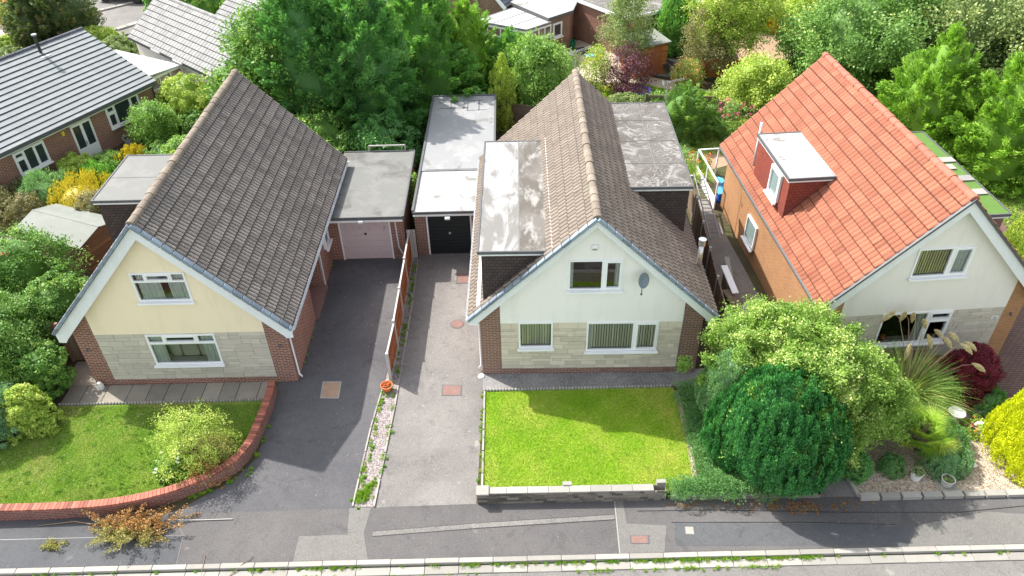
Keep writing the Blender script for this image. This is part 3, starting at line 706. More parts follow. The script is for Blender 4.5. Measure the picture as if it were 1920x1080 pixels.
strip([(3.4, 13.4), (5.5, 13.38), (9, 13.2), (12.4, 13.1), (16, 13.4)], .02, .0121, M['black'], 'tar_joint')
strip([(4.3, 13.0), (8, 12.9), (10.5, 12.75)], .018, .0121, M['black'], 'tar_joint')
# drives
sheet('left_drive', [(-9.9, 13.7), (-4.75, 13.72), (-4.7, 14.3), (-4.6, 16.8), (-4.42, 18.6), (-4.3, 20.9), (-4.12, 26.3), (-7.36, 26.3), (-7.36, 18.98), (-8.0, 18.98), (-7.95, 15.7), (-8.4, 14.9)], .0065, M['asphalt_dark'])
sheet('centre_drive', [(-4.14, 13.74), (-1.18, 13.78), (-1.02, 18.4), (-1.05, 26.4), (-3.84, 26.4), (-3.81, 23.3), (-3.94, 17.7)], .0065, M['asphalt_mid'])
sheet('gravel_strip', [(-4.72, 13.79), (-4.14, 13.76), (-3.94, 17.74), (-3.82, 23.3), (-3.85, 26.2), (-4.14, 26.2), (-4.27, 20.9), (-4.4, 18.61), (-4.58, 16.83)], .0085, M['gravel_pink'])
def edging(pts, w, h, mat, name='edging', seed=2, seg=.9):
    m = MB(); r = random.Random(seed)
    for a, b in zip(pts, pts[1:]):
        a, b = Vector((*a, 0)), Vector((*b, 0)); n = max(1, round((b - a).length / seg))
        for i in range(n):
            p, q = a.lerp(b, i / n), a.lerp(b, (i + 1) / n - .01); hh = h + r.uniform(-.006, .006)
            m.beam(p + Vector((0, 0, hh / 2)), q + Vector((0, 0, hh / 2)), w, hh, r.random())
    return tag(m.build(name, mat), kind='structure')
edging([(-4.12, 13.76), (-3.93, 17.74), (-3.81, 23.3), (-3.84, 25.9)], .05, .05, M['conc'])
edging([(-4.74, 13.79), (-4.6, 16.8), (-4.42, 18.6)], .045, .045, M['conc'])
sheet('front_path', [(-1.05, 18.32), (6.35, 18.30), (6.5, 19.1), (-1.08, 19.1)], .0085, M['path_dark'])
edging([(-1.02, 14.0), (-1.0, 18.3)], .06, .06, M['conc_pale'])
m = MB(); x = -1.0
while x < 5.25: m.lathe([(.001, .10), (.035, .09), (.05, .06), (.05, 0)], (x, 18.285, 0), n=8, t=random.random()); x += .105
tag(m.build('scalloped_edging', M['conc_pale']), kind='structure')
sheet('centre_lawn', [(-.98, 13.98), (5.22, 13.98), (5.32, 16.0), (5.28, 18.25), (-.98, 18.26)], .010, M['lawn_c'])
sheet('bed_soil', [(5.22, 13.98), (8.6, 13.7), (8.6, 18.3), (5.28, 18.25), (5.32, 16.0)], .0125, M['soil'])
strip([(5.22, 14.05), (5.36, 16.0), (5.36, 18.1)], .16, .0145, M['gravel_buff'], 'gravel_margin')
sheet('side_path', [(8.72, 13.72), (9.85, 13.72), (9.6, 16.4), (9.2, 19.1), (7.6, 19.1), (8.2, 16.4)], .0085, M['asphalt_mid'])
sheet('passage_path', [(7.95, 19.1), (9.7, 19.1), (8.9, 30), (8.1, 30)], .0065, M['asphalt_mid'])
sheet('gravel_garden', [(9.86, 13.72), (16.6, 13.72), (15.4, 16.6), (15.2, 19.2), (9.6, 19.2)], .0105, M['gravel_buff'])
edging([(9.82, 13.66), (17, 13.66)], .2, .12, M['conc_pale'], seg=.6)
edging([(9.82, 13.7), (9.6, 15.2)], .1, .08, M['conc'], seg=.5)
sheet('block_drive', [(15.4, 16.6), (20, 14.5), (24, 19), (24, 30), (17.2, 30), (16.8, 19.6), (15.3, 18.9)], .0085, M['paver'])
sheet('left_lawn', [(-20, 13.85), (-12, 13.82), (-10, 14.2), (-8.7, 15.0), (-8.25, 15.8), (-8.15, 17.9), (-8.2, 18.15), (-15.2, 18.05), (-16.5, 15.6), (-20, 14.5)], .010, M['lawn_l'])
m = MB(); r = random.Random(8); x = -15.1
while x < -8.15:
    L = r.uniform(.55, .8); m.box(x, min(x + L, -8.12) - .02, 18.16, 18.98, .0, .018 + r.uniform(0, .006), r.random()); x += L
m.box(-15.4, -14.25, 18.995, 20.2, 0, .02, .6)
tag(m.build('flag_path', M['flag'], bevel=.006), kind='structure')
m = MB(); x = -15.1
while x < -8.3: m.lathe([(.001, .08), (.035, .07), (.05, .04), (.05, 0)], (x, 18.11, 0), n=8, t=random.random()); x += .105
tag(m.build('scalloped_edging', M['conc_pale']), kind='structure')
# surfaces in the gardens behind
sheet('bungalow_garden_path', [(-23.4, 29.6), (-21.2, 28.7), (-20.4, 27.0), (-22.6, 26.2), (-26, 28)], .0065, M['paving_cream'])
sheet('bungalow_lawn', [(-30, 44), (-20, 44), (-17, 39), (-15.5, 33), (-16.5, 28.5), (-20, 30.5), (-30, 24)], .0045, M['soil'])
sheet('patio', [(3.0, 44.4), (5.6, 43.1), (7.8, 44.6), (8.0, 47.0), (7.4, 48.6), (3.9, 50.6), (2.0, 48.4)], .0085, M['paving_cream'])
sheet('dark_mat', [(3.9, 48.6), (5.0, 48.9), (5.6, 48.0), (4.4, 47.4)], .0125, M['grey_dark'])
sheet('garden_path', [(5.6, 43.2), (7.8, 43.0), (9.7, 41.7), (12.0, 40.3), (12.3, 41.2), (9.95, 42.9), (7.9, 44.3), (5.9, 44.4)], .0105, M['paving_cream'])
sheet('grey_patio', [(7.9, 44.5), (10.25, 43.5), (11.2, 46.3), (8.17, 47.4)], .0065, M['paving_grey'])
sheet('back_lawn', [(7.3, 41.4), (8.4, 40.4), (9.6, 41.5), (8.9, 42.3), (7.7, 42.9)], .0125, M['lawn_c'])
sheet('small_lawn', [(5.0, 42.6), (5.3, 40.6), (6.4, 40.3), (6.3, 43.0)], .0125, M['lawn_c'])
sheet('mulch_slope', [(14.3, 44.5), (17.4, 44.0), (19.0, 50.5), (14.6, 50.8)], .0085, M['straw'])
sheet('gravel_patch', [(7.8, 31.8), (11.5, 33.5), (11, 36.6), (7.6, 34.5)], .0065, M['straw'])
sheet('side_lawn', [(21, 27), (30, 27), (30, 34), (22, 34)], .0065, M['lawn_far'])
# back street, top left
sheet('back_street', [(-60, 50.5), (-27.2, 52.6), (-20.5, 57.2), (-12, 75), (-60, 75)], .0, M['asphalt_road'])
edging([(-29.5, 52.6), (-27.2, 54.2), (-24.5, 57.5), (-21.5, 62)], .5, .1, M['conc_pale'], 'back_kerb')
edging([(-33.5, 56.5), (-30.4, 58.0), (-27.8, 60.4), (-25.5, 64)], .35, .1, M['conc_pale'], 'back_kerb')
sheet('back_drive', [(-42, 54), (-34.3, 53.6), (-32.8, 56), (-36, 58.5), (-42, 58)], .02, M['paving_cream'])
# covers in drives and pavement
def cover(pts, mat, label, fm=None, h=.018):
    cx = sum(p[0] for p in pts) / len(pts); cy = sum(p[1] for p in pts) / len(pts)
    q = [(x - cx, y - cy) for x, y in pts]
    o = MB().prism([(x * .9, y * .9) for x, y in q], 0, h).build('manhole_cover', mat, None, (cx, cy, 0)); tag(o, label, 'manhole cover')
    MB().prism([(x * 1.05, y * 1.05) for x, y in q], 0, h - .004).build('cover_frame', fm or M['grey_dark'], o); return o
cover([(-2.42, 18.12), (-1.77, 18.10), (-1.77, 18.58), (-2.42, 18.62)], M['iron_red'], 'rusty rectangular manhole cover in the paler drive nearest the lawn corner')
cover([(-2.05 + .24 * math.cos(k * math.pi / 10), 21.75 + .24 * math.sin(k * math.pi / 10)) for k in range(20)], M['iron_red'], 'round rusty manhole cover in the middle of the paler drive')
cover([(-2.18, 24.2), (-1.62, 24.2), (-1.62, 24.85), (-2.18, 24.85)], M['iron_red'], 'square rusty cover in the drive close to the black garage door')
cover([(-6.45, 18.15), (-5.85, 18.12), (-5.88, 18.88), (-6.5, 18.9)], M['straw'], 'worn brown cover set in the dark left drive', M['conc'])
cover([(3.08, 12.35), (3.57, 12.34), (3.6, 12.6), (3.1, 12.61)], M['iron_red'], 'small reddish cover in the pavement between two grey patches')
cover([(4.64, 12.62), (4.86, 12.60), (4.87, 12.83), (4.66, 12.84)], M['conc'], 'tiny square grey stopcock cover in the pavement', M['conc'])
# ---------------------------------------------------------------- garages
def garage_door(parent, x0, x1, y, z1, mat, hi, ribs, handle_z, light):
    m = MB(); n = ribs; h = (z1 - .02) / n
    for i in range(n):
        m.box(x0, x1, y, y + .03, .02 + i * h + .012, .02 + (i + 1) * h); m.box(x0, x1, y + .012, y + .03, .02 + i * h, .02 + i * h + .012)
    d = m.build('garage_door', mat, parent)
    MB().tube([((x0 + x1) / 2, y - .03, handle_z), ((x0 + x1) / 2, y, handle_z)], .05, 10).build('handle', hi, d)
    for x in (x0 - .03, x1 + .03): MB().box(x - .03, x + .03, y - .04, y + .06, 0, z1).build('door_frame', M['upvc'], parent)
    if light:
        a = MB().box((x0+x1)/2 - .1, (x0+x1)/2 + .1, y - .58, y - .47, z1 + .05, z1 + .15).build('security_light', M['upvc'], parent, bevel=.02)
g = empty('garage', (0, 0, 0), 0, 'garage with peeling pale pink up-and-over door and plain grey felt roof', 'garage')
m = MB()
m.box(-7.34, -6.88, 26.0, 26.24, 0, 2.1).box(-4.80, -4.27, 26.0, 26.24, 0, 2.1).box(-7.1, -6.86, 26.24, 30.8, 0, 2.1).box(-4.50, -4.27, 26.24, 30.8, 0, 2.1).box(-6.86, -4.5, 30.56, 30.8, 0, 2.1)
m.build('wall', M['brick_red'], g)
rp = [(-7.34, 25.62), (-4.2, 25.56), (-4.17, 30.95), (-7.3, 31.0)]
MB().prism(rp, 2.22, 2.30).build('garage_roof', M['felt_grey'], g)
MB().box(-7.34, -4.22, 25.58, 25.64, 2.07, 2.225).build('fascia', M['upvc'], g)
MB().box(-7.34, -4.20, 25.535, 25.575, 2.20, 2.335).box(-4.205, -4.15, 25.58, 30.95, 2.16, 2.335).box(-7.3, -4.17, 30.95, 31.0, 2.2, 2.335).build('roof_edge', M['felt_edge'], g)
garage_door(g, -6.82, -4.86, 26.02, 2.05, M['door_pink'], M['black'], 7, 1.25, True)
MB().tube([(-4.6, 25.97, 2.0), (-4.55, 25.95, .6), (-4.35, 25.95, .1)], .03, 6).build('downpipe', M['board'], g)
MB().beam((-6.2, 31.05, 2.55), (-4.6, 31.05, 2.55), .05, .05).beam((-6.2, 31.05, 2.1), (-6.2, 31.05, 2.55), .05, .05).beam((-4.6, 31.05, 2.1), (-4.6, 31.05, 2.55), .05, .05).build('roof_rail', M['post'], g)
g = empty('garage', (0, 0, 0), 0, 'long garage with black ribbed door and bright silvery flat roof', 'garage')
m = MB(); m.box(-3.84, -3.38, 26.22, 26.46, 0, 2.1).box(-1.56, -1.10, 26.22, 26.46, 0, 2.1).box(-3.84, -3.6, 26.46, 36.3, 0, 2.1).box(-.94, -.72, 29.6, 36.3, 0, 2.1).box(-3.6, -.94, 36.06, 36.3, 0, 2.1)
m.build('wall', M['brick_brown'], g)
MB().prism([(-3.84, 25.95), (-1.12, 25.95), (-1.12, 29.12), (-3.74, 29.12)], 2.20, 2.27).build('garage_roof', M['felt_clean'], g)
MB().prism([(-3.76, 29.13), (-1.12, 29.13), (-1.12, 29.45), (-.66, 29.45), (-.62, 36.6), (-3.68, 36.6)], 2.20, 2.31).build('garage_roof', M['felt_white'], g)
MB().box(-3.84, -1.12, 25.90, 25.948, 2.07, 2.24).box(-3.36, -1.58, 26.18, 26.215, 1.98, 2.19).build('fascia', M['upvc'], g)
e = MB(); e.box(-3.84, -1.12, 25.86, 25.90, 2.19, 2.30).beam((-3.84, 25.95, 2.28), (-3.70, 36.6, 2.31), .09, .12).beam((-.63, 29.45, 2.29), (-.60, 36.6, 2.31), .09, .12).box(-3.70, -.60, 36.58, 36.66, 2.2, 2.37)
e.build('roof_edge', M['felt_edge'], g)
m = MB()   # tar joints of the patched felt
for a, b in (((-3.4, 35.9), (-1.2, 36.1)), ((-3.3, 35.2), (-1.9, 35.25)), ((-2.8, 36.0), (-2.75, 35.2)), ((-1.95, 35.9), (-1.95, 34.9)), ((-1.95, 34.95), (-1.0, 35.0)), ((-1.4, 36.1), (-1.4, 34.9)), ((-3.6, 29.2), (-1.15, 29.2))):
    m.beam((*a, 2.313), (*b, 2.313), .05, .008)
m.build('felt_joint', M['felt_edge'], g)
garage_door(g, -3.32, -1.62, 26.24, 1.98, M['door_black'], M['steel'], 12, 1.05, True)
MB().tube([(-.58, 31.5, 2.2), (-.55, 31.5, 1.9), (-.68, 31.5, 1.5), (-.68, 31.5, .1)], .04, 8).build('downpipe', M['board'], g)
# stub of weathered boards between the garages
o = MB()
for i in range(3): o.box(-4.20 + i * .12, -4.09 + i * .12, 26.05, 26.09, 0, 1.35, random.random())
tag(o.build('side_gate', M['post']), 'short grey weathered board gate filling the gap between the two garages', 'gate')
# ---------------------------------------------------------------- fence between the drives
fz = empty('panel_fence', (0, 0, 0), 0, 'orange-brown board fence with pale concrete posts between the two drives', 'fence')
pp = [(-4.19, 18.9), (-4.13, 20.5), (-4.11, 22.3), (-4.09, 24.1), (-4.07, 25.85)]; hs_ = [1.22, 1.30, 1.33, 1.37, 1.42]
for i, (x, y) in enumerate(pp): MB().box(x - .05, x + .05, y - .05, y + .05, 0, hs_[i] + .04).build('post', M['post'], fz, bevel=.01)
for i in range(4):
    (xa, ya), (xb, yb) = pp[i], pp[i + 1]; H = hs_[i] - .02; m = MB(); n = 11
    for k in range(n):
        z = .1 + (H - .12) * k / n; m.beam((xa + (.008 if k % 2 else -.008), ya + .05, z + .05), (xb + (.008 if k % 2 else -.008), yb - .05, z + .05), .022, (H - .12) / n + .006, random.random())
    p = m.build('fence_panel', M['wood_fence'], fz)
    for t in (.33, .66):
        x, y = xa + (xb - xa) * t, ya + (yb - ya) * t; MB().box(x - .03, x + .03, y - .02, y + .02, .08, H).build('batten', M['wood_fence'], p)
    MB().beam((xa, ya + .05, H + .02), (xb, yb - .05, H + .02), .06, .035).build('capping_rail', M['post'], p)
    MB().beam((xa, ya + .05, .05), (xb, yb - .05, .05), .045, .10).build('gravel_board', M['post'], p)
# fence and clutter in the passage between centre and right houses
fz = empty('board_fence', (0, 0, 0), 0, 'old dark wooden fence with concrete posts in the narrow passage', 'fence')
ya = 20.6; ends = [(7.35, 20.4), (7.45, 22.2), (7.56, 24.0), (7.68, 25.8), (7.80, 27.6), (7.92, 29.4)]
for i, (x, y) in enumerate(ends): MB().box(x - .05, x + .05, y - .05, y + .05, 0, 1.62).build('post', M['post'], fz, bevel=.01)
for i in range(5):
    m = MB(); (xa, ya), (xb, yb) = ends[i], ends[i + 1]
    for k in range(13):
        t0 = (k + .5) / 13; x, y = xa + (xb - xa) * t0, ya + (yb - ya) * t0; dx = .006 if k % 2 else -.006
        m.box(x - .01 + dx, x + .01 + dx, y - .068, y + .068, .1, 1.5 + random.uniform(-.015, .015), random.random())
    p = m.build('fence_panel', M['wood_old'], fz)
    MB().beam((xa + .04, ya + .06, .8), (xb + .04, yb - .06, .8), .04, .08).beam((xa + .04, ya + .06, 1.4), (xb + .04, yb - .06, 1.4), .04, .08).build('rail', M['wood_old'], p)
ld = empty('ladder', (8.02, 25.2, 1.25), R(-3), 'grey aluminium ladder laid along the top of the passage fence', 'ladder')
for x in (-.19, .19): MB().beam((x, -.2, .05), (x, 4.4, .3), .03, .075).build('stile', M['lead'], ld)
m = MB()
for i in range(17): m.tube([(-.19, i * .265, .065 + i * .015), (.19, i * .265, .065 + i * .015)], .018, 6)
m.build('rungs', M['lead'], ld)
for k, (x, y, l, a, w_) in enumerate(((8.1, 22.8, 1.5, 4, .12), (8.25, 23.4, 1.8, -6, .09), (8.0, 21.9, 1.1, 10, .15))):
    o = MB().box(-w_, w_, -l / 2, l / 2, 0, .05, .4).build('plank', (M['upvc'], M['conc_pale'], M['wood_old'])[k], None, (x, y, .95 - .1 * k), R(a)); o.rotation_euler[0] = R(6 - 4 * k)
    tag(o, ('white board lying in the passage beside the old fence', 'long pale grey board leaning among clutter in the passage', 'short brown plank nearest the street in the passage')[k], 'plank')
    MB().box(x - .12, x + .12, y - .3, y + .3, 0, .9 - .1 * k).build('prop', M['wood_old'], o).matrix_parent_inverse = o.matrix_basis.inverted()
o = MB().lathe([(.001, .5), (.1, .48), (.3, .1), (.32, 0), (.3, 0)], n=14).build('parasol_cap', M['conc_pale'], None, (8.25, 20.9, .95)); tag(o, 'crumpled grey cover heaped at the street end of the passage', 'cover'); o.rotation_euler = (.5, .4, 0)
MB().tube([(0, 0, -.9), (0, 0, .4)], .03, 6).build('pole', M['lead'], o)
b = empty('wheelie_bin', (6.9, 24.5, 0), R(80), 'blue wheeled bin squeezed between the centre house and the passage fence', 'bin')
m = MB(); m.prism([(-.22, -.25), (.22, -.25), (.22, .25), (-.22, .25)], .1, .95).build('body', M['blue'], b, bevel=.03)
MB().box(-.26, .26, -.30, .28, .96, 1.02).build('lid', M['blue'], b, bevel=.03)
for x in (-.2, .2): MB().tube([(x - .03, .25, .1), (x + .03, .25, .1)], .1, 12).build('wheel', M['black'], b)
b2 = dup(b, (6.95, 26.3, 0), R(85), label='green topped bin beyond the blue one beside the passage fence')
for c in b2.children:
    if c.name.startswith('lid'):
        c.data = c.data.copy(); c.data.materials[0] = M['green_pl']
    if c.name.startswith('body'): c.data = c.data.copy(); c.data.materials[0] = M['iron_red']
# glass screen at the passage end with blue things
bs = empty('glass_screen', (9.05, 29.2, 0), R(4), 'white framed glass windbreak at the far end of the passage', 'screen')
fr = MB(); 
for x, y in ((0, 0), (0, 1.5), (0, 3.0), (.95, 3.0)): fr.box(x - .03, x + .03, y - .03, y + .03, 0, 1.35)
fr.beam((0, 0, 1.35), (0, 3.0, 1.35), .06, .05).beam((0, 3.0, 1.35), (.95, 3.0, 1.35), .06, .05).beam((0, 0, .5), (0, 3.0, .5), .06, .05).build('frame', M['upvc'], bs)
MB().box(-.02, .02, .03, 2.97, 0, .48).build('base_panel', M['upvc'], bs)
MB().poly([(0, .03, .52), (0, 2.97, .52), (0, 2.97, 1.33), (0, .03, 1.33)]).build('pane', M['clear'], bs)
o = MB(); r = random.Random(2)
o.lathe([(.001, .5), (.3, .45), (.42, .2), (.4, 0)], n=11); tag(o.build('tarpaulin', M['blue2'], None, (9.55, 30.9, .02)), 'blue tarpaulin heap behind the white framed glass screen', 'tarpaulin')
o = MB().box(-.2, .2, -.3, .3, 0, .45).build('storage_tub', M['blue'], None, (9.45, 30.0, 0), R(15), bevel=.04); tag(o, 'small blue tub beside the glass screen', 'tub')
MB().box(-.22, .22, -.32, .32, .45, .49).build('lid', M['blue2'], o)
# ---------------------------------------------------------------- garden walls
def wall_path(name, label, pts, th, H0, H1, mat, capm, capw=.05, caph=.07, cap_len=.11, capgap=.01):
    root = empty(name, (0, 0, 0), 0, label, 'garden wall'); P = [Vector((*p, 0)) for p in pts]
    # resample smoothly
    dense = []
    for i in range(len(P) - 1):
        p0, p1, p2, p3 = P[max(i-1, 0)], P[i], P[i+1], P[min(i+2, len(P)-1)]
        n = max(2, int((p2 - p1).length / .15))
        for k in range(n):
            t = k / n; dense.append(.5*((2*p1)+(-p0+p2)*t+(2*p0-5*p1+4*p2-p3)*t*t+(-p0+3*p1-3*p2+p3)*t**3))
    dense.append(P[-1]); m = MB(); N = len(dense)
    nr = []
    for i in range(N):
        d = (dense[min(i+1, N-1)] - dense[max(i-1, 0)]).normalized(); nr.append(Vector((-d.y, d.x, 0)))
    S_ = [0]
    for i in range(N - 1): S_.append(S_[-1] + (dense[i+1] - dense[i]).length)
    Hs = [H0 + (H1 - H0) * x / S_[-1] for x in S_]
    for i in range(N - 1):
        for sg in (-1, 1):
            a, b = dense[i] + nr[i]*sg*th/2, dense[i+1] + nr[i+1]*sg*th/2
            q = [a, b, b + Vector((0, 0, Hs[i+1])), a + Vector((0, 0, Hs[i]))]
            m.poly(q if sg < 0 else q[::-1])
    for i in (0, N - 1):
        a, b = dense[i] - nr[i]*th/2, dense[i] + nr[i]*th/2; q = [a, b, b + Vector((0,0,Hs[i])), a + Vector((0,0,Hs[i]))]; m.poly(q if i else q[::-1])
    m.build('wall_body', mat, root)
    c = MB(); s = 0; r = random.Random(5); j = 0
    def at(s):
        k = max(0, min(N - 2, next((i for i in range(N - 1) if S_[i+1] >= s), N - 2))); t = (s - S_[k]) / max(1e-6, S_[k+1] - S_[k])
        return dense[k].lerp(dense[k+1], t), nr[k].lerp(nr[k+1], t).normalized(), Hs[k] + (Hs[k+1] - Hs[k]) * t
    while s + cap_len <= S_[-1] + .01:
        p, n, h = at(s + cap_len / 2); d = Vector((n.y, -n.x, 0))
        c.obox(p + Vector((0, 0, h + caph / 2 + r.uniform(-.003, .003))), d * (cap_len - capgap) / 2, n * (th / 2 + capw), Vector((0, 0, caph / 2)), r.random()); s += cap_len
    c.build('coping', capm, root); return root
wall_path('brick_garden_wall', 'curved low red brick wall with brick-on-edge top round the left lawn', [(-20, 13.70), (-14.7, 13.70), (-12.4, 13.74), (-11.2, 13.88), (-10.1, 14.18), (-9.2, 14.62), (-8.55, 15.15), (-8.2, 15.85), (-8.08, 16.8), (-8.03, 17.9), (-8.08, 18.55)], .215, .42, .40, M['brick_garden'], M['brick_cap'], .01, .075)
w_ = wall_path('stone_garden_wall', 'low weathered stone wall with pale flat coping in front of the bright lawn', [(-.9, 13.90), (1.5, 13.88), (4.25, 13.86)], .22, .40, .42, M['mortar'], M['conc_pale'], .0, .055, .60)
st = MB(); r = random.Random(6); z = .0
while z < .41:
    h = min(r.choice((.06, .08, .10)), .42 - z); x = -.9
    if h < .03: break
    while x < 4.25:
        L = min(r.uniform(.12, .42), 4.27 - x); yy = 13.79 - .0 + (0.0 - .02 * (x + .9) / 5.1)
        st.box(x + .005, x + L - .005, yy - .025 + r.uniform(-.008, .006), yy + .02, z + .004, z + h - .004, r.random() ** 1.3); x += L
    z += h
st.build('stone_courses', M['stone_dark'], w_)
st = MB(); z = 0
for h in (.1, .08, .1, .08, .06): st.box(-1.13, -.86, 13.76, 14.0, z + .004, z + h - .004, r.random()); z += h
st.build('end_pier', M['stone_dark'], w_); MB().box(-1.16, -.80, 13.72, 14.05, .425, .50).build('pier_cap', M['conc_pale'], w_, bevel=.01)
for x in (1.45, 4.15): MB().box(x - .13, x + .13, 13.99, 14.12, 0, .50).build('buttress', M['conc_pale'], w_, bevel=.01)
w2 = wall_path('low_wall', 'very low stone kerb wall under the ground cover beside the dark conifer', [(4.4, 13.85), (7.2, 13.82), (8.7, 13.8)], .2, .16, .16, M['stone_dark'], M['conc_pale'], .0, .04, .6)
# ---------------------------------------------------------------- pots and ornaments
def pot(loc, r, h, mat, label, flare=.75, plant=None, soil='soil'):
    o = MB().lathe([(.001, 0), (r * flare, 0), (r * .95, h * .7), (r, h * .93), (r * 1.04, h * .94), (r * 1.04, h), (r * .9, h), (r * .86, h * .85), (.001, h * .84)], n=20).build('plant_pot', mat, None, loc, smooth=False)
    tag(o, label, 'pot'); MB().lathe([(.001, h * .90), (r * .87, h * .87)], n=14).build('compost', M[soil], o); return o
pot((-4.26, 18.42, .01), .2, .26, M['terracotta'], 'bright orange-red pot at the end post of the fence between the drives', .6)
pp1 = pot((11.68, 14.3, .01), .175, .32, M['white_pot'], 'taller smooth white pot on the gravel in front of the palm')
pp2 = pot((12.44, 14.02, .05), .185, .27, M['stone_pot'], 'rough grey stone pot on a small slab near the gravel edge')
tag(MB().box(12.2, 12.75, 13.8, 14.2, .012, .045).build('base_slab', M['conc']), 'small square slab under the grey stone pot', 'slab')
bb = MB().lathe([(.001, 0), (.2, 0), (.2, .07), (.11, .14), (.09, .4), (.12, .5), (.2, .56)], n=18).build('pedestal', M['white_stone'], None, (0, 0, 0), smooth=True)
bt = empty('bird_bath', (13.72, 16.38, .0), 0, 'white bird bath standing between the palm and the red maple', 'bird bath'); bb.parent = bt; bt.scale = (.75, .75, .8)
MB().lathe([(.001, .54), (.24, .56), (.33, .62), (.345, .66), (.31, .665), (.26, .62), (.001, .60)], n=24).build('bowl', M['white_stone'], bt, smooth=True)
o = MB(); o.tube([(-.32, 0, .12), (-.2, .0, .2), (0, 0, .2), (.16, 0, .2), (.28, 0, .3), (.36, 0, .33)], [.05, .11, .12, .11, .08, .03], 12)
o = tag(o.build('stone_animal', M['white_stone'], None, (14.45, 16.05, .12), R(-15), smooth=True), 'white stone reclining animal ornament right of the bird bath', 'ornament')
o.scale = (.78, .78, .78); MB().box(-.3, .3, -.15, .15, -.15, .1).build('plinth', M['rock'], o, bevel=.04)
def rock(x, y, s, label, mat='rock', seed=0):
    r = random.Random(seed); m = MB(); n = 9; prof = [(.001, .62), (.45, .55), (.8, .36), (1, .1), (.95, 0)]
    m.lathe(prof, n=n); v = []
    for i, p in enumerate(m.v): k = 1 + r.uniform(-.16, .16); v.append((p[0]*s*k, p[1]*s*k*.8, p[2]*s*(1+r.uniform(-.2, .2))))
    m.v = v; return tag(m.build('rock', M[mat], None, (x, y, 0), r.uniform(0, 6)), label, 'rock', 'rocks in the gravel garden')
for k, (x, y, s, lb, mt) in enumerate(((14.05, 16.9, .32, 'dark grey rock behind the bird bath', 'rock'), (14.65, 17.15, .28, 'flat grey rock beneath the red maple', 'rock'), (14.75, 16.05, .24, 'pale rock right of the white stone animal', 'white_stone'), (14.35, 15.85, .16, 'small pale rock below the white stone animal', 'white_stone'), (15.0, 16.7, .3, 'grey rock at the edge of the green mound', 'rock'), (13.6, 14.75, .12, 'small upright pale stone at the left foot of the golden conifer', 'white_stone'))): rock(x, y, s, lb, mt, k)
o = MB().lathe([(.001, .0), (.12, .02), (.16, .1), (.12, .2), (.03, .24), (.02, .3)], n=12).build('gnome_base', M['red'], None, (13.75, 18.35, .45)); o.name = 'garden_ornament'; tag(o, 'red-orange ornament on a stand under the lower window of the orange-roofed house', 'ornament')
MB().tube([(0, 0, -.45), (0, 0, .02)], .03, 6).build('stand', M['conc'], o)
bn = empty('garden_bench', (13.1, 18.75, 0), R(3), 'weathered wooden bench against the wall below the dark lower window', 'bench')
for i in range(4): MB().box(-.7, .7, -.35 + i * .1, -.27 + i * .1, .42, .45, random.random()).build('seat_slat', M['wood_shed'], bn)
for i in range(3): MB().box(-.7, .7, .06, .09, .55 + i * .12, .63 + i * .12, random.random()).build('back_slat', M['wood_shed'], bn)
for x in (-.66, .66):
    for y in (-.32, .07): MB().box(x - .03, x + .03, y - .03, y + .03, 0, .42 if y < 0 else .92).build('leg', M['wood_shed'], bn)
# drain at left-house downpipe, white bag at left corner
o = MB().lathe([(.001, .04), (.1, .05), (.12, 0)], n=14).build('gully', M['white_pot'], None, (-1.12, 18.98, .0)); tag(o, 'small white drain cover at the foot of the centre house downpipe', 'drain')
o = MB().lathe([(.001, .3), (.07, .26), (.11, .12), (.1, 0)], n=8).build('bag', M['white_pot'], None, (-14.0, 18.85, .02)); tag(o, 'small crumpled white bag at the left corner of the yellow house', 'bag'); 
# gate left of yellow house
gt = empty('garden_gate', (-15.05, 20.25, 0), R(0), 'arched dark wooden side gate at the left corner of the yellow house', 'gate')
m = MB()
for i in range(7):
    x = -.42 + i * .12; h = 1.55 + .16 * math.cos((x + .06) / .45 * 1.4); m.box(x, x + .115, 0, .03, .05, h, random.random())
m.build('boards', M['wood_old'], gt)
MB().box(-.42, .42, .03, .07, .4, .5).box(-.42, .42, .03, .07, 1.2, 1.3).build('rail', M['wood_old'], gt)
for x in (-.5, .5): MB().box(x - .05, x + .05, -.03, .07, 0, 1.75).build('post', M['wood_shed'], gt)
fz = empty('board_fence', (0, 0, 0), 0, 'brown timber fence running left from the arched side gate into the shrubs', 'fence')
for i, ((xa, ya), (xb, yb)) in enumerate((((-15.6, 20.3), (-16.9, 20.9)), ((-16.9, 20.9), (-17.6, 22.5)))):
    m = MB(); L = math.hypot(xb-xa, yb-ya); n = int(L / .12)
    for k in range(n):
        t0, t1 = k / n, (k + .93) / n; m.beam((xa+(xb-xa)*t0, ya+(yb-ya)*t0, .85), (xa+(xb-xa)*t1, ya+(yb-ya)*t1, .85), .025, 1.6, random.random())
    m.build('fence_panel', M['wood_shed'], fz); MB().box(xb - .05, xb + .05, yb - .05, yb + .05, 0, 1.8).build('post', M['wood_shed'], fz)
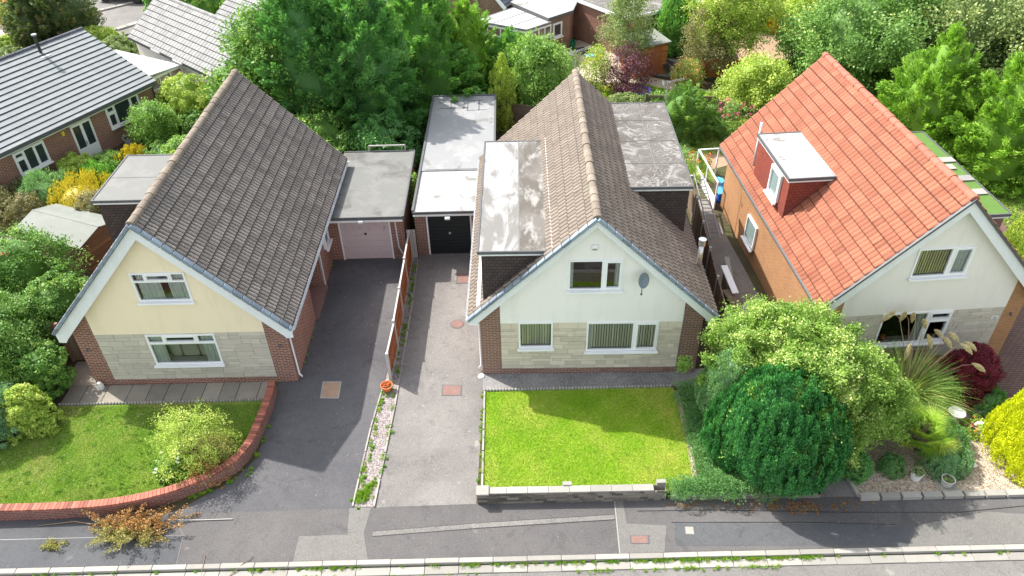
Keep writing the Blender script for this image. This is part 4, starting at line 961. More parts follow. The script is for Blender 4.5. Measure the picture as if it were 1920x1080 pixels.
# shed behind the yellow house
sh = empty('shed', (-16.95, 25.35, 0), R(-23), 'brown timber shed with pale grey felt pitched roof behind the yellow house', 'shed')
sh.scale = (1, .92, .88)
m = MB()
for i in range(13):
    z = i * .13; m.box(-3.3, .0, 0, 1.9, z, z + .125, random.random())
m.build('wall', M['wood_shed'], sh)
r1 = MB(); r1.obox((-1.65, .42, 1.86), (1.8, 0, 0), (0, .62, .19), (0, -.006, .02)); r1.build('roof_slope', M['roof_shed'], sh)
r1 = MB(); r1.obox((-1.65, 1.58, 1.86), (1.8, 0, 0), (0, .60, -.19), (0, .006, .02)); r1.build('roof_slope', M['roof_shed'], sh)
for x in (.0, -3.3): MB().prism([(-.01, 0), (.01, 0), (.01, 1.9), (-.01, 1.9)], 1.65, 1.70).poly([(.012, 0, 1.69), (.012, 1.9, 1.69), (.012, 1.0, 2.02)]).build('gable', M['wood_shed'], sh, (x, 0, 0))
d = MB().box(-2.2, -1.4, -.03, -.005, .05, 1.6, .3).build('door', M['wood_old'], sh); MB().box(-1.52, -1.47, -.05, -.03, .8, .9).build('handle', M['black'], d)
# ---------------------------------------------------------------- bungalow, top left
def bungalow(label, corner, dirv, L, half, ze, zr, tilem, wallm, wins, gauge=.345, kind='flat', flue=None, hue='ridge_dark', roll=0, eavecol='ridge_dark', doors=()):
    """corner: right end of the visible eave; dirv: unit vector along the eave towards the left; front faces -normal"""
    a = math.atan2(dirv[1], dirv[0]); o = empty('bungalow', (*corner, 0), a, label, 'bungalow')
    # local: +X along dirv reversed -> we use x from -L..0 with eave at y=0, ridge at y=half
    m = MB(); Hs = math.hypot(half, zr - ze)
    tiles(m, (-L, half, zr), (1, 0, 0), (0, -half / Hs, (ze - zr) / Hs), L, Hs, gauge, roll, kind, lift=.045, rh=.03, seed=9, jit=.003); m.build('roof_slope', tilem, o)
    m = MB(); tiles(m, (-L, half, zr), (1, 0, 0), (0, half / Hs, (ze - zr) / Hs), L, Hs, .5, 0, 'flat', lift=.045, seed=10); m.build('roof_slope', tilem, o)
    m = MB(); x = -L
    while x < 0: m.tube([(x, half, zr + .0), (min(x + .43, 0), half, zr + .0)], .11, 8, random.random()); x += .45
    m.build('ridge_tiles', M[hue], o)
    m = MB(); hw = [(w[0], w[0] + w[2], w[1], w[1] + w[3]) for w in wins] + [(w[0], w[0] + w[2], 0, w[1]) for w in doors]
    for p, q, c, d in rects(-L, -.12, 0, ze - .1, hw): m.box(p, q, .35, .55, c, d)
    zt = lambda y: ze + (zr - ze) * (1 - abs(y - half) / half) - .12
    for x in (-.32, -L):
        n = len(m.v); ys = (.55, half, 2 * half - .4)
        m.v += [(x, ys[0], 0), (x, ys[2], 0), (x, ys[2], zt(ys[2])), (x, ys[1], zt(ys[1])), (x, ys[0], zt(ys[0]))] + [(x + .2, ys[0], 0), (x + .2, ys[2], 0), (x + .2, ys[2], zt(ys[2])), (x + .2, ys[1], zt(ys[1])), (x + .2, ys[0], zt(ys[0]))]
        m.f += [tuple(n + i for i in (4, 3, 2, 1, 0)), tuple(n + 5 + i for i in range(5))]; m.t += [.5, .5]
        for i in range(5): j = (i + 1) % 5; m.f.append((n+i, n+j, n+5+j, n+5+i)); m.t.append(.5)
    m.box(-L, -.12, 2*half - .6, 2*half - .4, 0, ze - .1); m.build('wall', wallm, o)
    MB().box(-L, 0, .0, .05, ze - .17, ze - .02).build('gutter', M['ridge_dark'], o)
    MB().box(-L, 0, .06, .36, ze - .2, ze - .17).box(-L, -.1, .30, .345, ze - .36, ze - .201).build('fascia', M['board'], o)
    MB().box(-.0, .035, -.02, 0, 0, .001).build('edge', M['ridge_dark'], o) if False else None
    for w in wins: window(o, w[2], w[3], w[4], (w[0], .35, w[1]), opaque=M['pane_dark'], inner=None)
    for w in doors:
        d = MB(); W_, H_ = w[2], w[1]
        for p, q, c, e in rects(0, W_, 0, H_, [(.09, W_/2 - .07, .75, H_ - .12), (W_/2 + .07, W_ - .09, .75, H_ - .12)]): d.box(p, q, -.05, .03, c, e)
        d = d.build('door', M['upvc'], o, (w[0], .35, 0))
        for p, q in ((.09, W_/2 - .07), (W_/2 + .07, W_ - .09)): MB().box(p, q, -.0, .01, .75, H_ - .12).build('pane', M['pane_dark'], d)
        MB().box(W_/2 - .06, W_/2 - .03, -.08, -.05, .85, 1.05).build('handle', M['steel'], d)
    MB().tube([(.0, .03, ze - .1), (-.15, .30, ze - .4), (-.15, .31, .1)], .035, 6).build('downpipe', M['black'], o)
    return o
c_ = .06
B1 = bungalow('brick bungalow with plain grey striped roof and black flue at the top left', (-18.5, 39.24), (.476, .879), 17, 4.66, 2.42, 4.5, M['tile_grey'], M['brick_red'],
   [(-8.33, .92, 1.60, 1.10, [(c_, .48, c_, .72, True), (c_, .48, .80, 1.04, True), (.56, 1.0, c_, 1.04, False), (1.06, 1.54, c_, 1.04, True)]),
    (-3.17, 1.0, 2.05, 1.14, [(c_, .48, c_, .72, True), (c_, .48, .80, 1.08, True), (.56, 1.45, c_, 1.08, False), (1.52, 1.99, c_, 1.08, True)])], doors=[(-5.25, 2.04, 1.15)])
MB().box(-5.75, -5.6, .30, .35, 1.75, 1.98).build('alarm_box', M['yellow_pl'], B1, bevel=.02)
fl = empty('flue', (-2.95, 4.15, 4.2), 0, None, None); fl.parent = B1
fp = bpy.data.objects
MB().tube([(0, 0, -.1), (0, 0, .95)], .075, 12).build('flue_pipe', M['black'], fl); MB().tube([(0, 0, .98), (0, 0, 1.05)], .13, 12).build('flue_cowl', M['lead'], fl); MB().box(-.25, .25, -.35, .1, -.06, -.02).build('flashing', M['upvc'], fl)
# conservatory on the bungalow's right end
cs = empty('conservatory', (-18.5, 39.24, 0), math.atan2(.879, .476), 'white lean-to conservatory with pale ribbed roof on the bungalow end', 'conservatory')
MB().obox((1.3, 3.6, 2.25), (1.35, 0, -.12), (0, 2.6, .0), (0, 0, .03)).build('conservatory_roof', M['poly'], cs)
m = MB()
for k in range(8): m.beam((-.05, 1.0 + k * .74, 2.41), (2.65, 1.0 + k * .74, 2.17), .04, .04)
m.build('glazing_bar', M['upvc'], cs)
m = MB()
for x in (.3, 1.0, 1.75, 2.55): m.box(x - .035, x + .035, 1.02, 1.09, 0, 2.1)
for y in (2.2, 3.5, 4.9, 6.1): m.box(2.52, 2.59, y - .035, y + .035, 0, 2.1)
m.box(.0, 2.6, 1.0, 1.08, 2.05, 2.17).box(2.5, 2.6, 1.0, 6.2, 2.05, 2.15).box(.0, 2.6, 1.01, 1.07, 1.45, 1.52).box(0, 2.58, 1.02, 1.1, 0, .6).box(2.5, 2.58, 1.0, 6.2, 0, .6).build('frame', M['upvc'], cs)
MB().poly([(0, 1.05, .6), (2.55, 1.05, .6), (2.55, 1.05, 2.05), (0, 1.05, 2.05)]).poly([(2.55, 1.05, .6), (2.55, 6.2, .6), (2.55, 6.2, 2.05), (2.55, 1.05, 2.05)]).build('pane', M['clear'], cs)
# grey-roofed houses beyond
B2 = bungalow('pale grey tiled bungalow beyond the conservatory at the top', (-13.2, 37.7), (.72, -.69), 9.8, 2.5, 2.4, 4.3, M['tile_grey2'], M['render_r'], [], kind='roll', roll=.3, gauge=.36, hue='tile_grey2')
B2.location = (-15.35, 39.3, 0); B2.rotation_euler[2] = math.atan2(-.68, .73)
for k in (-6.5, -4.0): MB().box(k - .5, k + .5, -.06, -.0, 2.3, 2.4).build('gutter_box', M['board'], B2)
B3 = bungalow('second pale grey roof behind the first at the top edge', (-11.6, 42.6), (.73, -.68), 9.2, 3.2, 2.4, 4.6, M['tile_grey2'], M['render_r'], [], kind='roll', roll=.3, gauge=.36, hue='tile_grey2')
B3.location = (-11.6, 43.0, 0); B3.rotation_euler[2] = math.atan2(-.68, .73)
# ---------------------------------------------------------------- brick house, conservatory and flat roofs, top centre
bh = empty('brick_house', (-2.4, 51.2, 0), R(-28), 'brown brick gabled house with white verge at the top centre behind conifers', 'house')
m = MB(); W = 5.2
m.prism([(-W/2, 0), (W/2, 0), (W/2, 7), (-W/2, 7)], 0, 2.5)
n = len(m.v); m.v += [(-W/2, 0, 2.5), (W/2, 0, 2.5), (0, 0, 5.0), (-W/2, 7, 2.5), (W/2, 7, 2.5), (0, 7, 5.0)]; m.f += [(n, n+1, n+2), (n+5, n+4, n+3), (n, n+2, n+5, n+3), (n+1, n+4, n+5, n+2)]; m.t += [.5]*4
m.build('wall', M['brick_brown'], bh)
for sg in (-1, 1):
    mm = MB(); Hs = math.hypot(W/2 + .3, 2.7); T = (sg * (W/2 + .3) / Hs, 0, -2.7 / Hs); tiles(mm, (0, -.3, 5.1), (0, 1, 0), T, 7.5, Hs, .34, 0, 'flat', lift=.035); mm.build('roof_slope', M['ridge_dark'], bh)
    MB().beam((0, -.32, 5.0), (sg * (W/2 + .3), -.32, 2.3), .05, .22, up=(0, 0, 1)).build('bargeboard', M['board'], bh)
window(bh, 1.5, 1.1, [(f, .7, f, 1.04, False), (.8, 1.44, f, 1.04, True)], (-.8, 0, 2.6), opaque=M['pane_dark'])
ex = empty('flat_roof_extension', (0, 0, 0), 0, 'brick extension with bright white flat roof and small window beside the patio', 'extension')
m = MB().prism([(.2, 50.7), (2.7, 47.4), (4.05, 48.6), (5.4, 55), (1.5, 55)], 0, 2.35); m.build('wall', M['brick_brown'], ex)
MB().prism([(.0, 50.8), (2.62, 47.15), (4.2, 48.5), (5.8, 55.2), (1.3, 55.2)], 2.352, 2.5).build('extension_roof', M['felt_clean'], ex)
MB().beam((2.60, 47.13, 2.42), (4.22, 48.48, 2.42), .04, .19).beam((.0, 50.78, 2.42), (2.62, 47.11, 2.42), .04, .19).build('roof_edge', M['felt_edge'], ex)
window(ex, .8, .9, [(f, .74, f, .84, True)], (2.9, 47.57, 1.1), math.atan2(1.2, 1.35), opaque=M['pane_dark'])
cs = empty('conservatory', (0, 0, 0), 0, 'lean-to conservatory with grey panelled roof and white frame facing the patio', 'conservatory')
MB().prism([(-1.9, 47.6), (1.25, 45.75), (2.75, 47.0), (.55, 49.9)], 2.25, 2.30).build('conservatory_roof', M['poly'], cs)
m = MB(); A, B_, C_, D_ = Vector((-1.9, 47.6, 2.31)), Vector((1.25, 45.75, 2.31)), Vector((2.75, 47.0, 2.31)), Vector((.55, 49.9, 2.31))
for t in (0, .33, .66, 1): m.beam(A.lerp(D_, t) if False else A.lerp(B_, t), D_.lerp(C_, t), .05, .03)
m.beam(A, B_, .06, .08).beam(B_, C_, .06, .1).build('glazing_bar', M['lead'], cs)
m = MB(); 
for t in (0, .25, .5, .75, 1): p = B_.lerp(C_, t); m.box(p.x - .04, p.x + .04, p.y - .04, p.y + .04, 0, 2.2)
for t in (0, .25, .5, .75): p = A.lerp(B_, t); m.box(p.x - .04, p.x + .04, p.y - .04, p.y + .04, 0, 2.2)
for z, h in ((.35, .7), (1.6, .08), (2.15, .1)):
    m.beam((B_.x, B_.y, z), (C_.x, C_.y, z), .07, h); m.beam((A.x, A.y, z), (B_.x, B_.y, z), .07, h)
m.build('frame', M['upvc'], cs)
MB().poly([(B_.x, B_.y, .7), (C_.x, C_.y, .7), (C_.x, C_.y, 2.2), (B_.x, B_.y, 2.2)]).poly([(A.x, A.y, .7), (B_.x, B_.y, .7), (B_.x, B_.y, 2.2), (A.x, A.y, 2.2)]).build('pane', M['clear'], cs)
bb = empty('brick_outbuilding', (0, 0, 0), 0, 'long red brick building with mottled flat roof at the top beyond the patio', 'building')
MB().prism([(4.15, 51.0), (7.3, 46.9), (12.2, 49.5), (10.5, 58), (4.0, 58)], 0, 2.45).build('wall', M['brick_red'], bb)
MB().prism([(4.0, 51.1), (7.25, 46.6), (12.5, 49.3), (10.8, 58.3), (3.8, 58.3)], 2.452, 2.62).build('flat_roof', M['felt_swirl'], bb)
MB().beam((4.0, 51.05, 2.54), (7.25, 46.57, 2.54), .05, .2).beam((7.25, 46.57, 2.54), (12.5, 49.27, 2.54), .05, .2).build('roof_edge', M['board'], bb)
for t in (.25, .62):
    p = Vector((7.3, 46.9, 0)).lerp(Vector((12.2, 49.5, 0)), t); window(bb, 1.2, 1.1, [(f, .55, f, 1.04, True), (.62, 1.14, f, 1.04, False)], (p.x, p.y, 1.1), math.atan2(2.6, 4.9), opaque=M['pane_dark'])
gs = empty('garden_shed', (8.35, 43.9, 0), R(24), 'orange-brown timber shed behind the purple shrub', 'shed')
m = MB()
for i in range(16): m.box(-.9 + 0, 1.25, -0, 1.6, i * .12, i * .12 + .115, random.random())
m.build('wall', M['wood_bright'], gs)
MB().obox((.17, .8, 2.0), (1.2, 0, 0), (0, .95, .08), (0, -.0, .03)).build('shed_roof', M['roof_shed'], gs)
MB().box(.1, .85, -.03, 0, .05, 1.7).build('door', M['wood_fence'], gs)
# garden fences behind
def lap(label, pts, H, mat):
    fz = empty('garden_fence', (0, 0, 0), 0, label, 'fence')
    for (xa, ya), (xb, yb) in zip(pts, pts[1:]):
        L = math.hypot(xb-xa, yb-ya); n = max(1, round(L / 1.8))
        for k in range(n):
            p = Vector((xa, ya, 0)).lerp(Vector((xb, yb, 0)), k / n); q = Vector((xa, ya, 0)).lerp(Vector((xb, yb, 0)), (k + 1) / n); m = MB()
            for j in range(8): m.beam(p + Vector((0, 0, .1 + (H-.1) * (j + .5) / 8)), q + Vector((0, 0, .1 + (H-.1) * (j + .5) / 8)), .02 + .01 * (j % 2), (H-.1) / 8, random.random())
            m.build('fence_panel', mat, fz); MB().box(p.x - .05, p.x + .05, p.y - .05, p.y + .05, 0, H + .08).build('post', mat, fz)
lap('dark low fence behind the centre house garden with pink flowers in front', [(7.4, 38.7), (10.9, 38.3), (12.6, 36.5), (14.4, 35.0)], 1.2, M['wood_old'])
lap('reddish-brown fence below the dry mulch slope behind the leafy trees', [(10.9, 43.6), (13.8, 43.2), (17.2, 42.9)], 1.15, M['wood_fence'])
lap('dark old fence behind the narrow golden conifer', [(-.5, 37.6), (1.6, 36.6), (3.6, 36.2)], 1.6, M['wood_old'])
lap('grey fence at the right edge behind the bright conifers', [(22.2, 33.0), (26.5, 31.5)], 1.4, M['wood_old'])
# small garden things
tr = empty('trampoline', (7.55, 41.25, 0), 0, 'small round trampoline with purple padded rim near the purple shrub', 'trampoline')
MB().lathe([(.42, .34), (.62, .36), (.64, .30), (.42, .30)], n=20).build('rim_pad', M['purple_pl'], tr); MB().lathe([(.001, .31), (.42, .31)], n=20).build('mat', M['conc'], tr)
for k in range(5): a = k * 1.2566; MB().tube([(.55*math.cos(a), .55*math.sin(a), 0), (.55*math.cos(a), .55*math.sin(a), .3)], .02, 6).build('leg', M['lead'], tr)
def toy_table(loc):
    o = empty('toy_table', loc, .3, "child's blue table with orange legs on the sunny patio", 'toy table')
    MB().box(-.25, .25, -.2, .2, .42, .5).build('table_top', M['blue2'], o, bevel=.03)
    for x in (-.2, .2):
        for y in (-.15, .15): MB().box(x-.03, x+.03, y-.03, y+.03, 0, .42).build('leg', M['orange_pl'], o)
toy_table((5.15, 46.2, 0))
for x, y, s, mt, lb, kd in ((3.65, 48.6, .26, 'red', 'red round toy beside the dark mat on the patio', 'toy'), (4.2, 48.9, .3, 'green_pl', 'green tub standing on the dark mat by the brick wall', 'tub'), (3.25, 46.8, .3, 'red', 'red garden toy under the laurel edge of the patio', 'toy'), (2.9, 48.2, .2, 'blue2', 'pale blue tub by the conservatory wall', 'tub'), (5.7, 46.7, .22, 'yellow_pl', 'yellow toy next to the blue toy table', 'toy')):
    o = MB().lathe([(.001, 0), (s * .8, 0), (s, s * 1.3), (s * 1.08, s * 1.35), (s * .9, s * 1.35), (s * .7, s * .6), (.001, s * .55)], n=14).build('plastic_tub' if kd == 'tub' else 'garden_toy', M[mt], None, (x, y, .02)); tag(o, lb, kd)
wb = empty('wheelbarrow', (9.6, 44.5, 0), .6, 'dark wheelbarrow parked on the grey patio by the photinia', 'wheelbarrow')
m = MB(); n = 0; m.v = [(-.3,-.45,.3),(.3,-.45,.3),(.3,.35,.3),(-.3,.35,.3),(-.38,-.65,.62),(.38,-.65,.62),(.36,.5,.58),(-.36,.5,.58)]; m.f = [(0,3,2,1),(0,1,5,4),(1,2,6,5),(2,3,7,6),(3,0,4,7)]; m.t = [.5]*5
m.build('tray', M['grey_dark'], wb); MB().tube([(-.05, -.85, .2), (.05, -.85, .2)], .2, 14).build('wheel', M['black'], wb)
for x in (-.25, .25): MB().tube([(x * .3, -.85, .22), (x, -.3, .3), (x, 1.1, .62)], .02, 6).build('handle', M['lead'], wb)
pot((11.9, 39.9, 0), .42, .42, M['grey_dark'], 'large dark planter beside the cream garden path')
pot((11.1, 35.1, 0), .28, .36, M['green_pl'], 'round green pot below the pink flowering plant')
pot((10.9, 34.2, 0), .22, .3, M['yellow_pl'], 'small yellow pot near the corner of the orange roof')
for x, y, s, mt, lb in ((-19.75, 36.95, .34, 'stone_pot', 'pale oval tub against the brick bungalow wall'), (-19.15, 37.7, .3, 'grey_dark', 'dark grey pot against the brick bungalow wall'), (-18.8, 38.4, .33, 'terracotta', 'brown round pot nearest the right window of the bungalow')): pot((x, y, 0), s, .34, M[mt], lb)
tb = MB().lathe([(.001, .7), (.35, .7), (.36, .66), (.04, .64), (.03, 0)], n=16).build('garden_table', M['red'], None, (-15.9, 36.2, 0)); tag(tb, 'small bright red round table beside the hedge behind the yellow house', 'table')
# car on the back street
ca = empty('parked_car', (-28.9, 60.9, 0), R(-12), 'pale blue-grey parked car cut off by the top edge of the picture', 'car')
m = MB(); prof = [(-2.1, .3), (-2.15, .75), (-1.5, .9), (-.9, 1.38), (.7, 1.42), (1.5, .95), (2.1, .8), (2.15, .3)]; n = len(prof); 
m.v = [(x, -.85, z) for x, z in prof] + [(x, .85, z) for x, z in prof]; m.f = [tuple(range(n)), tuple(range(2*n - 1, n - 1, -1))] + [(i, n + i, n + (i + 1) % n, (i + 1) % n) for i in range(n)]; m.t = [.5] * len(m.f)
m.build('body', M['car_white'], ca, bevel=.08)
for sg in (-1, 1): MB().box(-.85, .75, sg * .853 - .005, sg * .853 + .005, .92, 1.32).build('side_window', M['pane_dark'], ca)
for x in (-1.35, 1.35):
    for y in (-.8, .8): w = MB().tube([(x, y - .1, .32), (x, y + .1, .32)], .32, 16).build('wheel', M['black'], ca)
# ---------------------------------------------------------------- vegetation
def quads_mesh(name, V, tint, mat, parent=None, loc=(0, 0, 0), k=4, F=None):
    """V (n,k,3) leaf polygons -> one mesh"""
    n = V.shape[0]; me = bpy.data.meshes.new(name); me.vertices.add(n * k); me.vertices.foreach_set('co', V.reshape(-1).astype('f'))
    me.loops.add(n * k); me.loops.foreach_set('vertex_index', np.arange(n * k, dtype='i'))
    me.polygons.add(n); me.polygons.foreach_set('loop_start', np.arange(0, n * k, k, dtype='i'))
    me.update(calc_edges=True); at = me.attributes.new('tint', 'FLOAT', 'POINT'); at.data.foreach_set('value', np.repeat(tint, k).astype('f'))
    return link(name, me, mat, parent, loc)
def nrm(a): return a / np.maximum(np.linalg.norm(a, axis=-1, keepdims=True), 1e-9)
def rvec(rng, n): return nrm(rng.normal(size=(n, 3)))
def leaf_quads(C, D, Nn, L, W):
    """rhombic leaves at C, pointing D, facing Nn"""
    s = nrm(np.cross(D, Nn)); L = L[:, None]; W = W[:, None]
    a = C - D * L * .5; b = C + s * W * .5 - D * L * .05; c = C + D * L * .5; d = C - s * W * .5 - D * L * .05
    return np.stack([a, b, c, d], 1)
def shape_r(kind, q):
    q = np.clip(q, 0, 1)
    if kind == 'cone': return (1 - q) ** .85 * np.minimum(1, q * 9 + .55)
    if kind == 'ley': return np.minimum(1, 1.5 * (1 - q) ** .75) * np.minimum(1, q * 5 + .72)
    if kind == 'column': return np.minimum(1, 2.2 * (1 - q) ** .7) * np.minimum(1, q * 5 + .7)
    if kind == 'mound': return np.sqrt(np.maximum(0, 1 - q ** 2.2))
    if kind == 'round': x = (q - .48) / .52; return np.sqrt(np.maximum(0, 1 - np.abs(x) ** 2.3)) 
    if kind == 'egg': x = np.where(q < .38, (q - .38) / .42, (q - .38) / .62); return np.sqrt(np.maximum(0, 1 - np.abs(x) ** 2.2))
    return 1 - q * 0
def crown(rng, kind, h, r, n, leaf, style, clump=.2, zb=0., lump=.22, ry=None, fill=.25, nc=None, ftint=(0, 1), spread=1., up=.35):
    """leaf polygons on many sub-clumps spread over a lumpy envelope"""
    ry = ry or r; H = h - zb; rc = clump * min(r, ry, H)
    area = 2 * math.pi * (r + ry) / 2 * H; nc = nc or int(max(24, area / (rc * rc) * (1.5 if style == 'scale' else .9)))
    q = rng.random(nc * 3); w_ = shape_r(kind, q) + .15; q = q[rng.random(nc * 3) < w_ / w_.max()][:nc]; nc = len(q)
    th = rng.random(nc) * 2 * np.pi
    ks = rng.normal(size=(5, 3)) * np.array([1.3, 1.3, .9]); ph = rng.random(5) * 6.28
    X = np.stack([np.cos(th), np.sin(th), q * H / max(r, ry) * 1.2], 1)
    lm = 1 + lump * np.sin(X @ ks.T * 2.0 + ph).sum(1) / 2.2
    rad = shape_r(kind, q) * lm * np.where(rng.random(nc) < fill, rng.uniform(.35, .85, nc), rng.uniform(.85, 1.0, nc))
    C = np.stack([np.cos(th) * rad * r, np.sin(th) * rad * ry, zb + q * H * (1 - .0)], 1)
    out = nrm(np.stack([C[:, 0] / r, C[:, 1] / ry, (q - .45) * 1.2 * (r / H if kind != 'mound' else 1) + (up if kind != 'mound' else .3)], 1))
    m = max(1, n // nc); tn = rng.random(nc)
    o = np.repeat(out, m, 0); c = np.repeat(C, m, 0); N = len(c); rcv = np.repeat(rc * rng.uniform(.65, 1.35, nc), m)[:, None]
    Ls = leaf * rng.uniform(.7, 1.35, N)
    if style == 'broad':
        d = rvec(rng, N); d = nrm(d + o * .9); P = c + d * rcv * rng.uniform(.55, 1.0, (N, 1)) * spread * np.array([1, 1, .8])
        nn = nrm(d * .8 + rvec(rng, N) * .8 + np.array([0, 0, .5])); D = nrm(np.cross(nn, rvec(rng, N)) + np.array([0, 0, -.25])); V = leaf_quads(P, D, nn, Ls, Ls * .62)
    elif style == 'twig':        # leaves set along arching twigs that leave the crown
        a0 = nrm(o * .9 + np.repeat(rng.normal(size=(nc, 3)) * .55, m, 0) + np.array([0, 0, up * 1.3])); t = rng.random(N)[:, None]; Lt = rcv * 2.6
        P = c + a0 * (t - .45) * Lt - np.array([0, 0, 1.]) * (t ** 2) * Lt * .38 + rng.normal(size=(N, 3)) * (leaf * .75 + rcv * .16)
        nn = nrm(rvec(rng, N) * .75 + o * .5 + np.array([0, 0, .6])); D = nrm(np.cross(nn, rvec(rng, N)) + a0 * .6); V = leaf_quads(P, D, nn, Ls, Ls * .6)
    elif style == 'spray':       # flattened feathery conifer sprays
        ax = nrm(o * 1.0 + np.array([0, 0, up]) + np.repeat(rng.normal(size=(nc, 3)) * .35, m, 0)); sd = nrm(np.cross(ax, np.array([0, 0, 1.]) + np.repeat(rng.normal(size=(nc, 3)) * .5, m, 0)))
        nrmv = np.cross(sd, ax); t = rng.random(N); wd = (1 - t) * .75 + .08; s = rng.uniform(-1, 1, N) * wd
        P = c + ax * (t[:, None] * 2.1 - .9) * rcv + sd * s[:, None] * rcv * 1.1 + nrmv * rng.normal(0, .13, (N, 1)) * rcv - np.array([0, 0, 1.]) * (s[:, None] ** 2) * rcv * .35
        D = nrm(ax + sd * np.sign(s)[:, None] * .8 + rng.normal(size=(N, 3)) * .25); nn = nrm(nrmv + rng.normal(size=(N, 3)) * .45); V = leaf_quads(P, D, nn, Ls * 1.3, Ls * .42)
    elif style == 'scale':       # dense upright scale foliage (cypress, golden conifer)
        d = nrm(rvec(rng, N) + o * 1.1); P = c + d * rcv * rng.uniform(.7, 1.0, (N, 1)) * np.array([.7, .7, 1.9]); D = nrm(d * .5 + np.array([0, 0, 1.]) + rng.normal(size=(N, 3)) * .35); nn = nrm(o + rng.normal(size=(N, 3)) * .6); V = leaf_quads(P, D, nn, Ls * 1.4, Ls * .5)
    t = np.clip(np.repeat(tn, m) * .45 + rng.random(N) * .55, 0, 1) * (ftint[1] - ftint[0]) + ftint[0]
    return V, t
def blob_core(rng, kind, h, r, ry, zb, k=.78, lump=.1):
    mb = MB(); nq, nt_ = 14, 18; ks = rng.normal(size=(4, 3)) * 1.5; ph = rng.random(4) * 6
    for i in range(nq + 1):
        q = i / nq
        for j in range(nt_):
            a = 2 * math.pi * j / nt_; p = np.array([math.cos(a), math.sin(a), q * 2]); l = 1 + lump * float(np.sin(ks @ p * 2 + ph).sum()) / 2
            rr = float(shape_r(kind, np.array(q))) * k * l; mb.v.append((math.cos(a) * rr * r, math.sin(a) * rr * ry, zb + q * (h - zb) * (.97 if k > .5 else .9)))
    for i in range(nq):
        for j in range(nt_): j2 = (j + 1) % nt_; mb.f.append((i*nt_+j, i*nt_+j2, (i+1)*nt_+j2, (i+1)*nt_+j)); mb.t.append(.4)
    return mb
def trunk_mesh(rng, h, r0, limbs, reach, bend=.15):
    m = MB(); pts = [(0, 0, -.05)]; x = y = 0
    for i in range(1, 7): x += rng.normal() * bend * h / 20; y += rng.normal() * bend * h / 20; pts.append((x, y, h * i / 6))
    m.tube(pts, [r0 * (1 - .85 * i / 6) for i in range(7)], 8)
    for k in range(limbs):
        t = rng.uniform(.25, .9); i = min(5, int(t * 6)); p = Vector(pts[i]).lerp(Vector(pts[i + 1]), t * 6 - i); a = rng.random() * 6.28; L = reach * rng.uniform(.5, .95) * (1.1 - t * .5)
        d = Vector((math.cos(a), math.sin(a), rng.uniform(.35, 1.0))).normalized(); q = [p, p + d * L * .4 + Vector((0, 0, L * .05)), p + d * L * .75 + Vector((0, 0, L * .02)), p + d * L]
        rr = r0 * (1 - .8 * t) * .5; m.tube(q, [rr, rr * .7, rr * .45, rr * .2], 6)
    return m
def plant(name, label, cat, loc, h, r, kind, style, mat, n, leaf, seed, trunk=True, group=None, zb=None, clump=.2, lump=.22, ry=None, core=True, tr=.09, limbs=10, rz=0, up=.35, fill=.25, corek=.66, woodmat='bark', halo=.12):
    rng = np.random.default_rng(seed); zb = (h * .12 if kind in ('round', 'egg') else .02) if zb is None else zb
    V, t = crown(rng, kind, h, r, n, leaf, style, clump, zb, lump, ry, fill, up=up)
    if style in ('broad', 'twig') and halo:
        V_, t_ = crown(np.random.default_rng(seed + 999), kind, h * 1.04, r * 1.06, int(n * halo), leaf, style, clump * .6, zb, min(lump * 1.1, .3), (ry or r) * 1.06, .1, up=up, nc=int(max(12, 26 * r)))
        V = np.concatenate([V, V_]); t = np.concatenate([t, t_])
    V[..., 2] = np.maximum(V[..., 2], .02)
    root = empty(name, loc, rz, label, cat, group)
    c = quads_mesh('crown' if trunk else 'foliage', V, t, mat, root)
    if core:
        cb = blob_core(rng, kind, h, r, ry or r, zb, corek); vv = np.array([[cb.v[i] for i in f] for f in cb.f]); V2 = np.concatenate([V, vv]); t2 = np.concatenate([t, np.full(len(vv), .3)])
        bpy.data.meshes.remove(c.data); c = quads_mesh('crown' if trunk else 'foliage', V2, t2, mat, root)
    tm = trunk_mesh(rng, h * (.85 if trunk else .6), tr, limbs, r * .95, .2)
    tm.build('trunk' if trunk else 'stems', M[woodmat], root, smooth=True)
    return root
L_ = {}
def leafmat(k, *a, **b): L_[k] = m_leaf('leaf_' + k, *a, **b)
leafmat('ley_dark', (.08,.235,.07), (.18,.41,.11), (.38,.58,.15), .85, trans=.38)
leafmat('ley_mid', (.11,.29,.07), (.23,.47,.10), (.44,.64,.13), .84, trans=.38)
leafmat('ley_bright', (.17,.34,.045), (.31,.53,.07), (.52,.70,.13), .8)
leafmat('broad_green', (0.085,0.204,0.037), (0.187,0.357,0.068), (0.459,0.578,0.136), .78)
leafmat('broad_mid', (0.102,0.221,0.051), (0.221,0.391,0.085), (0.510,0.612,0.204), .82)
leafmat('broad_bright', (.14,.29,.055), (.27,.45,.09), (.48,.62,.18), .8)
leafmat('olive', (0.145,0.221,0.076), (0.289,0.374,0.128), (0.612,0.646,0.272), .8)
leafmat('lime', (0.230,0.365,0.054), (0.446,0.567,0.095), (0.743,0.783,0.243), .72)
leafmat('lime_tree', (.13,.26,.04), (.30,.46,.08), (.68,.74,.30), .72)
leafmat('gold', (.46,.52,.012), (.70,.74,.02), (.82,.84,.05), .75, trans=.25)
leafmat('yellow', (0.380,0.330,0.030), (0.620,0.500,0.050), (0.750,0.620,0.120), .8)
leafmat('cypress', (.04,.17,.05), (.085,.32,.085), (.22,.52,.12), .80, trans=.22)
leafmat('bluegreen', (.15,.31,.14), (.28,.47,.22), (.42,.60,.32), .85)
leafmat('purple', (0.105,0.038,0.060), (0.195,0.075,0.112), (0.360,0.195,0.240), .8)
leafmat('maroon', (0.106,0.010,0.022), (0.213,0.022,0.044), (0.375,0.062,0.075), .85)
